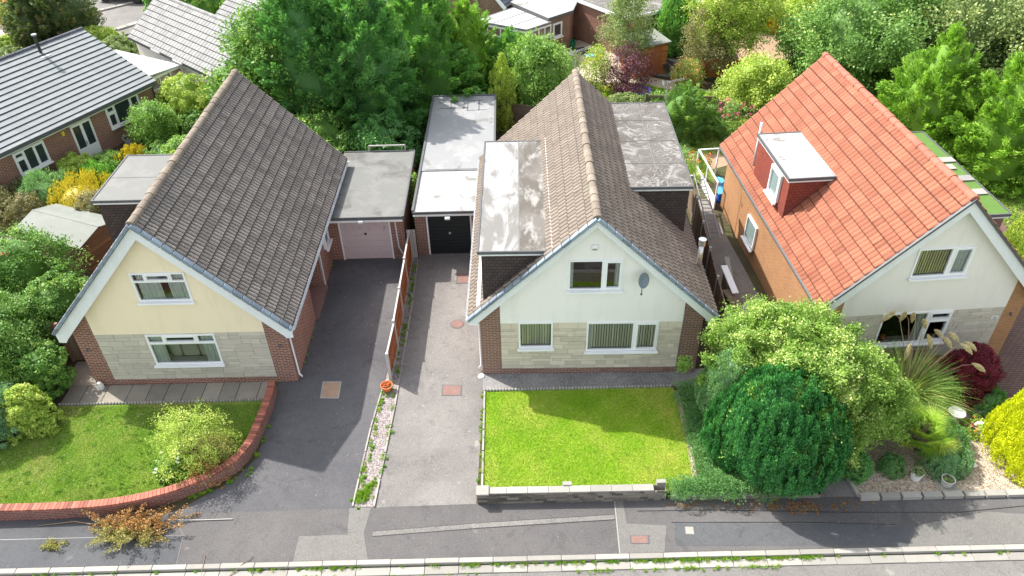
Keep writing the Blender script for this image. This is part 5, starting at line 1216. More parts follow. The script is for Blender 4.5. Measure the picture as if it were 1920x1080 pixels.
leafmat('red_tips', (0.170,0.340,0.068), (0.425,0.561,0.136), (0.850,0.374,0.170), .6)
leafmat('spruce', (0.068,0.145,0.051), (0.170,0.204,0.076), (0.408,0.289,0.136), .75)
leafmat('hedge_brown', (0.170,0.170,0.068), (0.289,0.272,0.119), (0.442,0.340,0.204), .8)
leafmat('groundcover', (.11,.27,.09), (.21,.41,.14), (.38,.55,.22), .85)
leafmat('dead', (.32,.15,.05), (.50,.27,.09), (.55,.42,.16), .78, trans=.2)
leafmat('olive_dry', (0.260,0.260,0.060), (0.400,0.380,0.120), (0.450,0.400,0.180), .85)
leafmat('grass', (.22,.43,.02), (.36,.56,.04), (.62,.60,.16), .80)
leafmat('grass_l', (.16,.33,.04), (.36,.53,.08), (.60,.55,.24), .82)
leafmat('weed', (0.156,0.338,0.039), (0.325,0.520,0.065), (0.585,0.429,0.104), .8)
leafmat('blade', (0.150,0.285,0.060), (0.360,0.495,0.120), (0.750,0.720,0.300), .8)
leafmat('palm', (0.145,0.319,0.029), (0.392,0.551,0.058), (0.754,0.754,0.145), .75)
leafmat('plume', (.66,.56,.38), (.85,.76,.58), None, trans=.3)
leafmat('pink', (.70,.06,.22), (.80,.20,.38)); leafmat('white', (.78,.78,.74), (.85,.85,.80)); leafmat('orange', (.70,.14,.03), (.75,.25,.06)); leafmat('red', (.65,.05,.04), (.72,.12,.06))
G1 = 'tall conifers behind the garages'
P = plant
P('broadleaf_tree', 'light green leafy tree at the left end of the conifer screen', 'tree', (-11.3, 36.4, 0), 6.8, 2.3, 'round', 'twig', L_['broad_green'], 34000, .17, 1, group=None, clump=.24, lump=.3, zb=.3, corek=.6)
P('conifer', 'leftmost tall dark conifer directly behind the pink-door garage', 'tree', (-9.6, 36.0, 0), 9.2, 2.5, 'ley', 'spray', L_['ley_dark'], 70200, .15, 2, group=G1, clump=.21, lump=.3)
P('conifer', 'tall dark conifer rising behind the gap between the two garages', 'tree', (-6.9, 36.6, 0), 9.2, 2.4, 'ley', 'spray', L_['ley_dark'], 70200, .15, 3, group=G1, clump=.21, lump=.3)
P('conifer', 'dark green conifer just behind the long garage roof', 'tree', (-4.3, 39.4, 0), 7.9, 2.4, 'ley', 'spray', L_['ley_mid'], 62100, .15, 4, group=G1, clump=.21, lump=.3)
P('conifer', 'brighter feathery conifer in front of the brick gabled house', 'tree', (-2.1, 40.6, 0), 5.7, 1.8, 'ley', 'spray', L_['ley_bright'], 34000, .15, 5, group=G1, clump=.22, lump=.3)
P('conifer', 'rounded mid-green conifer in front of the white conservatory', 'tree', (.2, 40.6, 0), 4.0, 1.8, 'ley', 'spray', L_['ley_mid'], 28000, .15, 6, group=G1, clump=.22, lump=.3)
P('laurel_tree', 'glossy green dense shrub-tree at the right end of the conifer screen', 'tree', (1.6, 38.9, 0), 4.3, 1.75, 'round', 'twig', L_['broad_bright'], 26000, .13, 7, clump=.22, zb=.1, corek=.7)
P('conifer', 'dark conifer behind the broadleaf tree filling the top of the screen', 'tree', (-10.2, 41.0, 0), 7.8, 2.0, 'ley', 'spray', L_['ley_mid'], 26000, .18, 8, group=G1, clump=.22)
P('conifer', 'conifer at the back of the screen beyond the tallest ones', 'tree', (-8.0, 41.5, 0), 8.2, 2.4, 'ley', 'spray', L_['ley_mid'], 26000, .18, 9, group=G1, clump=.22)
P('golden_conifer', 'slim twisting yellow-green conifer beside the long garage', 'tree', (-.25, 37.4, 0), 3.9, .5, 'column', 'scale', L_['lime'], 9000, .085, 10, clump=.35, lump=.5, core=False, tr=.05, limbs=14)
P('bush', 'dark green shrub at the foot of the conifers left of the long garage', 'shrub', (-6.2, 33.3, 0), 2.6, 1.9, 'mound', 'broad', L_['ley_dark'], 15000, .13, 11, trunk=False)
P('bush', 'dark shrub right behind the pink-door garage', 'shrub', (-8.9, 33.2, 0), 3.0, 2.1, 'mound', 'broad', L_['broad_green'], 16000, .13, 12, trunk=False)
# between the bungalow and the yellow house
P('shrub', 'yellow-green rounded shrub in front of the conservatory', 'shrub', (-17.2, 39.3, 0), 2.5, 1.3, 'round', 'broad', L_['lime'], 14000, .085, 13, trunk=False, zb=.1)
P('maple', 'fresh green small tree in front of the right bungalow window', 'shrub', (-18.1, 36.6, 0), 2.3, 1.0, 'round', 'twig', L_['broad_bright'], 10000, .09, 14, trunk=True, zb=.3, tr=.05)
P('conifer', 'small dark conifer peeping over the ridge of the yellow house', 'tree', (-15.9, 42.2, 0), 3.0, .85, 'ley', 'spray', L_['ley_mid'], 10000, .11, 15)
for k, (x, y, h, r, mt, lb) in enumerate(((-17.3, 34.9, .9, 1.0, 'broad_green', 'low dark green shrub below the small bungalow tree'), (-18.7, 34.6, .7, .8, 'yellow', 'low yellow-leaved shrub between green ones near the bungalow'), (-19.8, 34.2, .8, .95, 'broad_bright', 'leafy green shrub under the bungalow door'), (-20.9, 33.4, 1.15, .85, 'lime', 'pale variegated shrub left of the bungalow door'), (-19.7, 32.8, .8, .9, 'ley_mid', 'dark green low conifer in front of the bungalow'), (-22.0, 31.7, 1.0, 1.3, 'olive', 'olive low shrub under the left bungalow window'),
    (-21.0, 30.6, 1.3, 1.3, 'bluegreen', 'blue-green spreading shrub behind the shed'), (-19.2, 30.1, 1.35, 1.75, 'yellow', 'bright yellow spreading conifer behind the shed roof'), (-22.9, 29.9, 1.3, 1.2, 'hedge_brown', 'brownish hedge end at the left edge above the cream path'), (-17.6, 28.6, 1.9, 1.0, 'hedge_brown', 'brownish-pink shrub hanging over the shed roof'), (-21.4, 29.5, 1.3, 1.1, 'hedge_brown', 'brown-green hedge just behind the shed'), (-15.9, 34.0, 1.6, .9, 'broad_bright', 'green hedge bush against the yellow house ridge'), (-15.3, 31.9, 1.9, .8, 'lime', 'lime bush showing beside the mossy ridge'), (-16.4, 37.6, 1.3, .8, 'broad_green', 'dark bush beyond the red round table'), (-18.4, 40.9, 1.2, .6, 'broad_green', 'bush under the conservatory windows'))):
    P('shrub', lb, 'shrub', (x, y, 0), h, r, 'mound', 'scale' if mt in ('yellow', 'ley_mid', 'bluegreen') else 'broad', L_[mt], 9000, .075, 20 + k, trunk=False, clump=.25)
def flowers(loc, n, rad, z0, z1, mt, label, seed, s=.07, cat='flowers', leaf='broad_green', nl=1500):
    rng = np.random.default_rng(seed); a = rng.random(n) * 6.28; rr = rad * np.sqrt(rng.random(n)); C = np.stack([np.cos(a)*rr, np.sin(a)*rr, rng.uniform(z0, z1, n)], 1)
    C = np.repeat(C, 7, 0) + rvec(rng, n * 7) * s * .8; V = leaf_quads(C, rvec(rng, n*7), nrm(rvec(rng, n*7) + [0, -.3, .6]), np.full(n*7, s), np.full(n*7, s*.8))
    root = empty('flowering_plant', loc, 0, label, cat)
    for i in range(n): quads_mesh('flower', V[i*7:i*7+7], rng.random(7), L_[mt], root)
    V, t = crown(rng, 'mound', z1, rad, nl, .08, 'broad', .3); quads_mesh('leaves', V, t, L_[leaf], root)
flowers((-18.2, 39.9, 0), 14, .35, .8, 1.4, 'pink', 'magenta flowers below the conservatory corner', 1, .09)
flowers((-18.6, 39.6, 0), 6, .25, 1.4, 1.7, 'orange', 'small orange-red flowers on the conservatory side of the bungalow', 2, .07)
# far left
P('spruce', 'brown-tinged dark spruce nearest the bungalow flue', 'tree', (-31.2, 51.3, 0), 3.6, 1.5, 'ley', 'spray', L_['spruce'], 22000, .15, 40, group='spruces by the back street')
P('spruce', 'larger brown-green spruce beside the back street', 'tree', (-29.2, 52.2, 0), 5.2, 1.9, 'ley', 'spray', L_['spruce'], 30000, .15, 41, group='spruces by the back street')
for k, (x, y, h, r, mt, lb) in enumerate(((-33.2, 50.4, .9, 1.3, 'lime', 'bright lime hedge at the far left above the bungalow ridge'), (-26.8, 50.6, 1.3, 1.5, 'lime', 'yellow-green shrub beyond the right end of the bungalow ridge'), (-24.8, 48.6, 1.3, 1.3, 'olive', 'grey-green shrub between the bungalow and the pale grey roof'), (-35.2, 56.8, 1.6, 1.6, 'red_tips', 'reddish shrub in the top left corner'), (-37.2, 58.5, 2.0, 1.8, 'broad_mid', 'green bush in the very top left corner'), (-32.0, 48.6, .8, 1.8, 'olive', 'greyish low planting behind the bungalow ridge'), (-21.9, 58.0, 2.8, 2.3, 'broad_green', 'dark green tree mass at the top between the grey roofs'), (-25.3, 57.2, 1.6, .8, 'ley_mid', 'small dark bush at the corner of the pale grey roof'), (-17.5, 56, 2.8, 2.0, 'broad_green', 'green tree beyond the second grey roof'), (-29.5, 49.0, .8, 1.3, 'broad_mid', 'low green bush behind the bungalow ridge'))):
    P('shrub', lb, 'shrub', (x, y, 0), h, r, 'mound', 'broad', L_[mt], 12000, .12, 50 + k, trunk=False)
# centre back gardens
P('birch', 'airy grey-green tree in front of the red brick building', 'tree', (7.0, 43.9, 0), 5.3, 1.3, 'egg', 'twig', L_['olive'], 10000, .11, 70, clump=.26, core=False, zb=1.7, tr=.08, limbs=16, fill=.5)
P('purple_shrub', 'purple-leaved shrub behind the centre house ridge', 'shrub', (6.75, 41.7, 0), 2.7, 1.25, 'egg', 'twig', L_['purple'], 9000, .085, 71, trunk=False, core=False, clump=.28, zb=.15, limbs=18, fill=.5)
P('young_tree', 'thin yellow-green young tree left of the purple shrub', 'tree', (5.1, 42.2, 0), 2.6, .8, 'egg', 'twig', L_['lime'], 3500, .085, 72, core=False, zb=.4, tr=.04, fill=.5)
P('shrub', 'grey-green twiggy shrub by the end of the laurel', 'shrub', (3.4, 43.2, 0), 2.0, .9, 'round', 'twig', L_['olive'], 5000, .08, 73, trunk=False, core=False, fill=.5)
P('conifer', 'dark green rounded conifer at the top right of the grey patio', 'tree', (10.6, 47.6, 0), 4.3, 1.35, 'ley', 'scale', L_['ley_mid'], 20000, .13, 74)
P('tree', 'large yellow-green spreading tree above the dark fence and garden path', 'tree', (13.0, 44.4, 0), 6.2, 2.0, 'egg', 'twig', L_['lime'], 22000, .12, 75, clump=.24, zb=2.0, lump=.3, corek=.5, tr=.13)
P('tree', 'dark sparse grey-green shrub-tree beneath the spreading tree', 'tree', (11.9, 44.1, 0), 4.2, 1.5, 'egg', 'twig', L_['hedge_brown'], 12000, .1, 76, core=False, fill=.5)
P('shrub', 'big rounded yellow-green variegated shrub beside the orange roof', 'shrub', (13.0, 38.4, 0), 3.1, 2.0, 'mound', 'twig', L_['lime'], 26000, .12, 77, trunk=False, clump=.2)
P('photinia', 'small shrub with reddish tips by the garden path', 'shrub', (10.35, 42.3, 0), 1.6, .75, 'round', 'twig', L_['red_tips'], 6000, .085, 78, trunk=False, core=False)
P('shrub', 'feathery green willow-like shrub behind the brush-marked dormer roof', 'shrub', (8.9, 36.2, 0), 2.35, 1.6, 'mound', 'spray', L_['broad_mid'], 17000, .13, 79, trunk=False, clump=.25)
P('shrub', 'grey-green low shrub between the trampoline and the dormer', 'shrub', (6.2, 38.4, 0), 1.3, 1.2, 'mound', 'broad', L_['olive'], 9000, .085, 80, trunk=False, core=False)
P('shrub', 'soft green shrub just beyond the trampoline fence', 'shrub', (8.2, 38.9, 0), 1.1, 1.2, 'mound', 'twig', L_['broad_mid'], 9000, .085, 81, trunk=False)
P('shrub', 'lime low plants along the dark garden fence', 'shrub', (10.6, 39.3, 0), .9, 1.2, 'mound', 'broad', L_['lime'], 6000, .08, 82, trunk=False)
flowers((11.5, 36.3, 0), 26, .9, 1.1, 1.6, 'pink', 'pink flowering plant against the dark fence by the orange roof', 3, .1, nl=5000, leaf='broad_mid')
P('climber', 'green leafy plant below the pink flowers', 'shrub', (11.9, 35.6, 0), 1.1, .7, 'mound', 'broad', L_['lime'], 4000, .08, 83, trunk=False)
# right back trees
P('tree', 'green leafy tree directly behind the peak of the orange roof', 'tree', (18.5, 40.5, 0), 5.6, 2.7, 'egg', 'twig', L_['broad_mid'], 36000, .15, 90, clump=.22, lump=.3, zb=.8, corek=.6, tr=.14)
P('conifer', 'bright green feathery conifer right behind the orange ridge', 'tree', (20.2, 34.2, 0), 5.9, 2.0, 'ley', 'spray', L_['ley_bright'], 46000, .14, 91, clump=.2, lump=.3, group='bright conifers right of the orange roof')
P('conifer', 'largest bright green conifer at the right above the turfed dormer', 'tree', (22.4, 31.6, 0), 6.0, 2.15, 'ley', 'spray', L_['ley_bright'], 52000, .14, 92, clump=.2, lump=.3, group='bright conifers right of the orange roof')
G2 = 'woodland trees along the top right'
for k, (x, y, h, r, mt, lb) in enumerate(((21.6, 42.0, 5.8, 2.3, 'broad_mid', 'grey-green tree left of and behind the bright conifers'), (24.6, 40.6, 6.3, 2.7, 'olive', 'olive tree above the bright conifers'), (27.4, 37.6, 6.2, 2.6, 'olive', 'pale olive tree at the right edge behind the bright conifers'), (19.6, 46.2, 5.2, 2.1, 'lime', 'yellowish tree behind the mulch slope'), (21.6, 48.2, 6.2, 3.0, 'broad_mid', 'mid-green tree at the top edge right of centre'), (26.4, 47.0, 6.6, 3.2, 'olive', 'grey-green tree at the top edge'), (31.4, 45.6, 6.8, 3.2, 'broad_mid', 'large tree in the top right corner'), (13.2, 54, 4.4, 2.2, 'broad_mid', 'tree at the top edge above the mulch slope'), (24.0, 53.5, 7, 3.4, 'broad_green', 'dark tree far behind at the top right'), (30.5, 53, 7, 3.4, 'broad_green', 'dark tree far behind in the top right corner'), (18.4, 54, 5.5, 3.0, 'broad_mid', 'tree at the very top behind the golden conifer'), (37, 48, 7, 3.4, 'broad_mid', 'tree at the right end of the woodland'), (30.8, 38.0, 5, 2.4, 'broad_mid', 'tree touching the right edge below the corner'))):
    P('woodland_tree', lb, 'tree', (x, y, 0), h, r, 'egg', 'twig', L_[mt], 26000, .16, 100 + k, clump=.22, lump=.32, zb=.6, corek=.6, tr=.14, group=G2)
P('golden_conifer', 'yellow conifer at the top edge among the trees', 'tree', (18.1, 50.6, 0), 3.6, .9, 'cone', 'scale', L_['yellow'], 9000, .12, 120)
P('conifer', 'slim dark green conifer next to the yellow one at the top edge', 'tree', (19.2, 50.2, 0), 3.7, .7, 'column', 'scale', L_['ley_mid'], 9000, .12, 121)
P('hedge', 'trimmed yellow-green rounded hedge at the right edge beside the cream gable', 'hedge', (20.5, 24.5, 0), 2.4, 1.25, 'mound', 'scale', L_['lime'], 22000, .07, 122, trunk=False, clump=.16)
P('shrub', 'dark bush in shade at the right edge behind the conifers', 'shrub', (25.5, 34.0, 0), 2.5, 1.8, 'mound', 'broad', L_['broad_green'], 10000, .12, 123, trunk=False)
P('shrub', 'shrub filling the corner behind the orange-roofed house', 'shrub', (15.2, 34.5, 0), 2.4, 1.6, 'mound', 'broad', L_['broad_mid'], 10000, .12, 124, trunk=False)
# ---- front left shrubs
P('shrub', 'rounded green shrub with red berries between the shed and the yellow house', 'shrub', (-18.4, 23.2, 0), 3.2, 1.75, 'round', 'twig', L_['broad_green'], 34000, .085, 130, trunk=False, zb=.1, clump=.2)
P('shrub', 'dark glossy shrub against the timber fence by the arched gate', 'shrub', (-16.1, 21.6, 0), 2.5, 1.15, 'round', 'broad', L_['broad_green'], 24000, .085, 131, trunk=False, zb=.1)
P('shrub', 'large mid-green shrub at the left edge level with the stone panel', 'shrub', (-17.7, 19.9, 0), 2.9, 1.6, 'round', 'twig', L_['broad_mid'], 34000, .075, 132, trunk=False, zb=.05)
P('shrub', 'dark leafy laurel beside the flagged path at the left', 'shrub', (-15.75, 18.9, 0), 1.7, .85, 'round', 'broad', L_['broad_green'], 16000, .085, 133, trunk=False, zb=.02)
P('shrub', 'lime-yellow leafed bush at the corner of the left lawn', 'shrub', (-15.55, 17.25, 0), 1.55, .72, 'mound', 'broad', L_['lime'], 13000, .065, 134, trunk=False)
P('shrub', 'grey-green bush at the left edge of the left lawn', 'shrub', (-16.6, 17.0, 0), 1.9, .95, 'mound', 'broad', L_['bluegreen'], 18000, .065, 135, trunk=False)
P('shrub', 'bright green soft bush at the left edge behind the lime one', 'shrub', (-16.9, 18.3, 0), 2.2, .9, 'mound', 'broad', L_['broad_bright'], 16000, .065, 136, trunk=False)
P('shrub', 'green bush filling the left edge below the shed path', 'shrub', (-20.3, 21.6, 0), 3.0, 1.7, 'round', 'twig', L_['broad_mid'], 20000, .085, 137, trunk=False, zb=.05)
flowers((-18.8, 22.4, 0), 10, 1.0, 2.6, 3.1, 'red', 'sprinkle of red berries on top of the rounded shrub', 5, .06, 'berries', nl=100)
# rose bush on the left lawn
P('rose_bush', 'tall airy pale rose bush leaning over the left lawn', 'shrub', (-9.75, 15.55, 0), 2.0, 1.0, 'egg', 'twig', L_['lime'], 11000, .05, 140, trunk=False, core=False, zb=.2, clump=.25, fill=.6, limbs=26, woodmat='twig')
P('rose_bush', 'shorter brownish twiggy bush beside the curved brick wall', 'shrub', (-9.05, 15.5, 0), 1.15, .7, 'mound', 'twig', L_['olive_dry'], 4500, .05, 141, trunk=False, core=False, fill=.7, limbs=30, woodmat='twig')
P('shrub', 'reddish-brown withered low plants inside the curve of the brick wall', 'shrub', (-9.25, 15.0, 0), .6, .6, 'mound', 'broad', L_['dead'], 2500, .05, 142, trunk=False, core=False, fill=.7, limbs=20, woodmat='twig')
flowers((-10.35, 15.05, 0), 7, .38, .45, .8, 'white', 'white roses blooming low at the left of the bush', 6, .09, nl=1500)
P('shrub', 'small leafy sprig against the brick wall coping', 'shrub', (-8.75, 16.1, 0), .75, .35, 'mound', 'broad', L_['lime'], 1500, .05, 143, trunk=False, core=False)
# ---- front right
P('weeping_tree', 'big round lime-green weeping tree hiding the corner between the two houses', 'tree', (8.45, 16.4, 0), 4.25, 2.5, 'egg', 'twig', L_['lime_tree'], 200000, .072, 150, clump=.15, lump=.28, zb=.1, ry=2.1, corek=.5, tr=.12, limbs=44, fill=.45, halo=.2)
P('cypress', 'dense dark blue-green conifer at the right corner of the bright lawn', 'tree', (7.5, 14.85, 0), 3.6, 1.75, 'egg', 'scale', L_['cypress'], 210000, .055, 3157, clump=.11, lump=.13, zb=.02, corek=.70, ry=1.5)
P('cypress', 'smaller blue-grey upright conifer left of and behind the dark one', 'tree', (6.55, 16.6, 0), 2.9, .85, 'egg', 'scale', L_['bluegreen'], 42000, .05, 152, clump=.18, zb=.05, corek=.7)
P('golden_conifer', 'brilliant golden cone-shaped conifer at the right edge', 'tree', (15.5, 15.0, 0), 4.2, 1.5, 'cone', 'scale', L_['gold'], 90000, .055, 153, clump=.11, lump=.10, zb=.05, corek=.72)
P('red_maple', 'dark red feathery maple in front of the cream house', 'shrub', (14.75, 17.8, 0), 1.75, .85, 'mound', 'broad', L_['maroon'], 26000, .055, 154, trunk=False, clump=.2)
P('shrub', 'low spreading green juniper between the palm and the stone pot', 'shrub', (12.75, 14.75, 0), .55, .75, 'mound', 'scale', L_['bluegreen'], 12000, .045, 155, trunk=False, clump=.2)
P('shrub', 'pale green low juniper behind the palm', 'shrub', (12.95, 15.7, 0), .6, .8, 'mound', 'scale', L_['groundcover'], 12000, .045, 156, trunk=False, clump=.2)
P('shrub', 'small round green cushion plant on the gravel by the side path', 'shrub', (11.05, 14.65, 0), .42, .36, 'mound', 'scale', L_['groundcover'], 5000, .04, 157, trunk=False, clump=.22)
P('shrub', 'dark green low mound below the red maple', 'shrub', (15.15, 16.95, 0), .6, .62, 'mound', 'scale', L_['groundcover'], 9000, .045, 158, trunk=False, clump=.2)
P('shrub', 'dark trailing bush at the corner of the side path', 'shrub', (9.98, 14.45, 0), .9, .36, 'mound', 'broad', L_['ley_dark'], 7000, .055, 159, trunk=False)
P('shrub', 'leafy green bush between the pampas grass and the red maple', 'shrub', (13.55, 17.3, 0), 1.1, .6, 'mound', 'twig', L_['broad_bright'], 7000, .055, 160, trunk=False)
P('shrub', 'green bush under the left part of the dark lower window', 'shrub', (11.9, 18.5, 0), 1.0, .7, 'mound', 'broad', L_['broad_mid'], 6000, .055, 161, trunk=False)
flowers((14.3, 16.0, 0), 22, .4, .15, .4, 'orange', 'low pinkish-orange flowering succulents among the pale rocks', 7, .05, nl=1500, leaf='lime')
flowers((13.4, 18.3, 0), 16, .45, .5, .8, 'white', 'small white flowers under the lower window', 8, .05, nl=1800)
def blades(rng, n, L, W, spread, curl, seg=5, z0=0., base=.1):
    a = rng.random(n) * 6.28; el = rng.uniform(*spread, n); d = np.stack([np.cos(a)*np.cos(el), np.sin(a)*np.cos(el), np.sin(el)], 1)
    ln = L * rng.uniform(.6, 1.1, n)[:, None]; p = np.stack([np.cos(a)*base*rng.random(n), np.sin(a)*base*rng.random(n), np.full(n, z0)], 1); s = nrm(np.cross(d, [0, 0, 1.])); Vs = []
    w = W * rng.uniform(.7, 1.2, n)[:, None]; cl = curl * rng.uniform(.6, 1.4, n)[:, None]
    for i in range(seg):
        q = p + d * ln / seg; w0, w1 = w * (1 - (i / seg) ** 2), w * (1 - ((i + 1) / seg) ** 2)
        Vs.append(np.stack([p - s*w0/2, p + s*w0/2, q + s*w1/2, q - s*w1/2], 1)); p = q; d = nrm(d - np.array([0, 0, 1.]) * cl / seg)
    V = np.concatenate(Vs); V[..., 2] = np.maximum(V[..., 2], .015); return V, np.tile(rng.random(n), seg)
rng = np.random.default_rng(5)
pg = empty('pampas_grass', (12.55, 17.4, 0), 0, 'tall arching grass clump with cream feathery plumes under the dark window', 'pampas grass')
V, t = blades(rng, 1700, 2.1, .024, (.5, 1.45), 1.5, 6, base=.3); quads_mesh('blades', V, t, L_['blade'], pg)
m = MB(); pl = []
heads = [(-.75, .9, 3.0), (-.2, 1.15, 2.75), (.05, 1.1, 2.75), (.35, .95, 2.6), (.85, .9, 2.2), (.25, .3, 2.5), (.75, .25, 2.45), (.95, .35, 2.55), (1.45, .2, 2.3), (1.7, -.2, 1.75), (1.2, -.0, 2.4), (-.3, .2, 2.2)]
for x, y, z in heads: m.tube([(x*.08, y*.08, .1), (x*.35, y*.35, z*.6), (x*.8, y*.8, z*.97), (x, y, z)], [.012, .011, .009, .006], 5)
m.build('stems', M['straw'], pg)
for x, y, z in heads:
    n = 900; tt = rng.random(n); ax = nrm(np.array([[x*.25 + .1, y*.12, -.38 * .6]])); base = np.array([x, y, z]); C = base + ax * (tt[:, None] * (.55) - .1) + np.array([0, 0, -.16]) * (tt[:, None] ** 2) + rvec(rng, n) * (.075 * np.sin(np.pi * np.clip(tt, .06, .94)))[:, None]
    V = leaf_quads(C, nrm(ax + rvec(rng, n) * .6), rvec(rng, n), np.full(n, .08), np.full(n, .018)); o = quads_mesh('plume', V, rng.random(n), L_['plume'], pg)
ph = empty('fan_palm', (12.05, 15.45, 0), 0, 'spiky yellow-green fan palm on the gravel', 'palm'); ph.scale = (1.3,) * 3
rr = np.random.default_rng(8)
for k in range(46):     # fronds: each a fan of narrow blades on a stalk
    a = rr.random() * 6.28; el = rr.uniform(.15, 1.25); d = np.array([math.cos(a)*math.cos(el), math.sin(a)*math.cos(el), math.sin(el)]); hub = np.array([0, 0, .35]) + d * rr.uniform(.3, .62); sd = np.cross(d, [0, 0, 1.]); sd /= np.linalg.norm(sd); Vs = []; n = 20
    g = np.linspace(-1.25, 1.25, n); L = .44 * rr.uniform(.8, 1.15) * (1 - .12 * np.abs(g)); dirs = nrm(d * np.cos(g)[:, None] + sd * np.sin(g)[:, None]); p = np.repeat(hub[None], n, 0); up_ = np.cross(sd, d); s = nrm(np.cross(dirs, up_)); Vs = []
    for i in range(3):
        q = p + dirs * (L / 3)[:, None]; w0, w1 = .020 * (1 - (i / 3) ** 2), .020 * (1 - ((i + 1) / 3) ** 2); Vs.append(np.stack([p - s*w0/2, p + s*w0/2, q + s*w1/2, q - s*w1/2], 1)); p = q; dirs = nrm(dirs - np.array([0, 0, .16]) * (i + .5))
    V = np.concatenate(Vs); V[..., 2] = np.maximum(V[..., 2], .02); o = quads_mesh('frond', V, np.clip(np.tile(rr.random(n) * .5, 3) + rr.random() * .5, 0, 1), L_['palm'], ph)
    MB().tube([(0, 0, .25), tuple(hub)], [.018, .01], 5).build('stalk', M['twig'], o)
MB().tube([(0, 0, 0), (0, 0, .42)], [.12, .09], 10).build('trunk', M['bark'], ph)
rng = np.random.default_rng(11)
for x, y, L, lb, mt in ((8.75, 31.9, .95, 'yellow-green sword-leaved clump with orange flowers by the dormer corner', 'lime'), (8.2, 33.6, .9, 'dark sword-leaved clump behind the orange flowers', 'broad_mid'), (12.85, 16.55, .9, 'arching strap-leaved clump between the pampas grass and the palm', 'blade')):
    o = empty('strap_leaf_plant', (x, y, 0), 0, lb, 'plant'); V, t = blades(rng, 420, L, .035, (.6, 1.4), 1.2, 4, base=.35); quads_mesh('blades', V, t, L_[mt], o)
flowers((8.9, 32.5, 0), 26, .7, .6, .95, 'orange', 'orange-red flower sprays behind the sword-leaved clump', 9, .07, nl=1200)
# pot plants
for pt, x, y, z, mt in ((pp1, 11.68, 14.3, .34, 'olive'), (pp2, 12.44, 14.02, .36, 'olive')):
    V, t = crown(np.random.default_rng(int(x*10)), 'mound', .2 if pt is pp1 else .05, .15, 900, .035, 'broad', .3); o = quads_mesh('potted_plant', V, t, L_[mt], None, (x, y, z - (.05 if pt is pp1 else .09))); tag(o, 'small bushy plant in the smooth white pot' if pt is pp1 else 'flat mossy planting in the grey stone pot', 'plant')
V, t = crown(np.random.default_rng(3), 'mound', .1, .15, 300, .04, 'broad', .3); tag(quads_mesh('potted_flowers', V, t, L_['orange'], None, (-4.26, 18.42, .2)), 'orange and yellow contents of the terracotta pot by the fence end', 'flowers')
# ---------------------------------------------------------------- ground cover, grass, weeds, cuttings
def stuff(name, V, t, mat, label=None): return tag(quads_mesh(name, V, t, mat), label, kind='stuff')
def inpoly(P, poly):
    x, y = P[:, 0], P[:, 1]; c = np.zeros(len(P), bool)
    for (x0, y0), (x1, y1) in zip(poly, poly[1:] + poly[:1]):
        k = ((y0 > y) != (y1 > y)) & (x < (x1 - x0) * (y - y0) / ((y1 - y0) or 1e-9) + x0); c ^= k
    return c
def scatter(rng, poly, n):
    a = np.array(poly); lo, hi = a.min(0), a.max(0); P = rng.uniform(lo, hi, (int(n * 4) + 50, 2)); return P[inpoly(P, poly)][:n]
def grass(name, poly, n, h, mat, seed, z=.01, w=.010, patch=0.0):
    rng = np.random.default_rng(seed); P = scatter(rng, poly, n); n = len(P); a = rng.random(n) * 6.28; ln = h * rng.uniform(.5, 1.4, n)
    b = np.stack([P[:, 0], P[:, 1], np.full(n, z)], 1); d = nrm(np.stack([np.cos(a) * .6, np.sin(a) * .6, np.ones(n)], 1)); s = np.stack([-np.sin(a), np.cos(a), a * 0], 1) * w
    m1 = b + d * ln[:, None] * .55; tip = b + nrm(d + np.stack([np.cos(a), np.sin(a), a * 0], 1) * .8) * ln[:, None]
    V = np.stack([b - s * .5, b + s * .5, m1 + s * .35, tip], 1); k = (np.sin(P[:, 0] * 1.7 + seed) * np.cos(P[:, 1] * 2.1) + .7 * np.sin(P[:, 0] * 4.3 + P[:, 1] * 2.9) + .5 * np.sin(P[:, 1] * 7.1 - P[:, 0] * 5.3)) * .16
    return stuff(name, V, np.clip(rng.random(n) * .8 + k + .05 + patch * np.clip((P[:, 0] - 1.8) / 2.2, 0, 1.3), 0, 1), mat)
grass('grass', [(-.98, 14.0), (5.2, 14.0), (5.3, 16.0), (5.26, 18.24), (-.98, 18.24)], 90000, .04, L_['grass'], 1, patch=.28)
grass('grass', [(-20, 13.9), (-12, 13.9), (-10, 14.35), (-8.8, 15.1), (-8.35, 15.9), (-8.25, 17.9), (-15.1, 18.02), (-16.4, 15.7), (-20, 14.6)], 100000, .045, L_['grass_l'], 2)
grass('grass', [(7.35, 41.4), (8.4, 40.5), (9.5, 41.5), (8.9, 42.2), (7.7, 42.8)], 8000, .06, L_['grass'], 3, w=.02)
grass('grass', [(21, 27), (27, 27), (27, 33), (22, 33)], 25000, .10, L_['grass_l'], 4, w=.025)
grass('rough_grass', [(-16, 28), (-14.9, 34), (-17, 40), (-21, 33)], 20000, .12, L_['broad_green'], 5, w=.03)
grass('rough_grass', [(4.5, 36), (14, 33), (14, 38.5), (4.5, 40)], 26000, .12, L_['grass_l'], 6, w=.03)
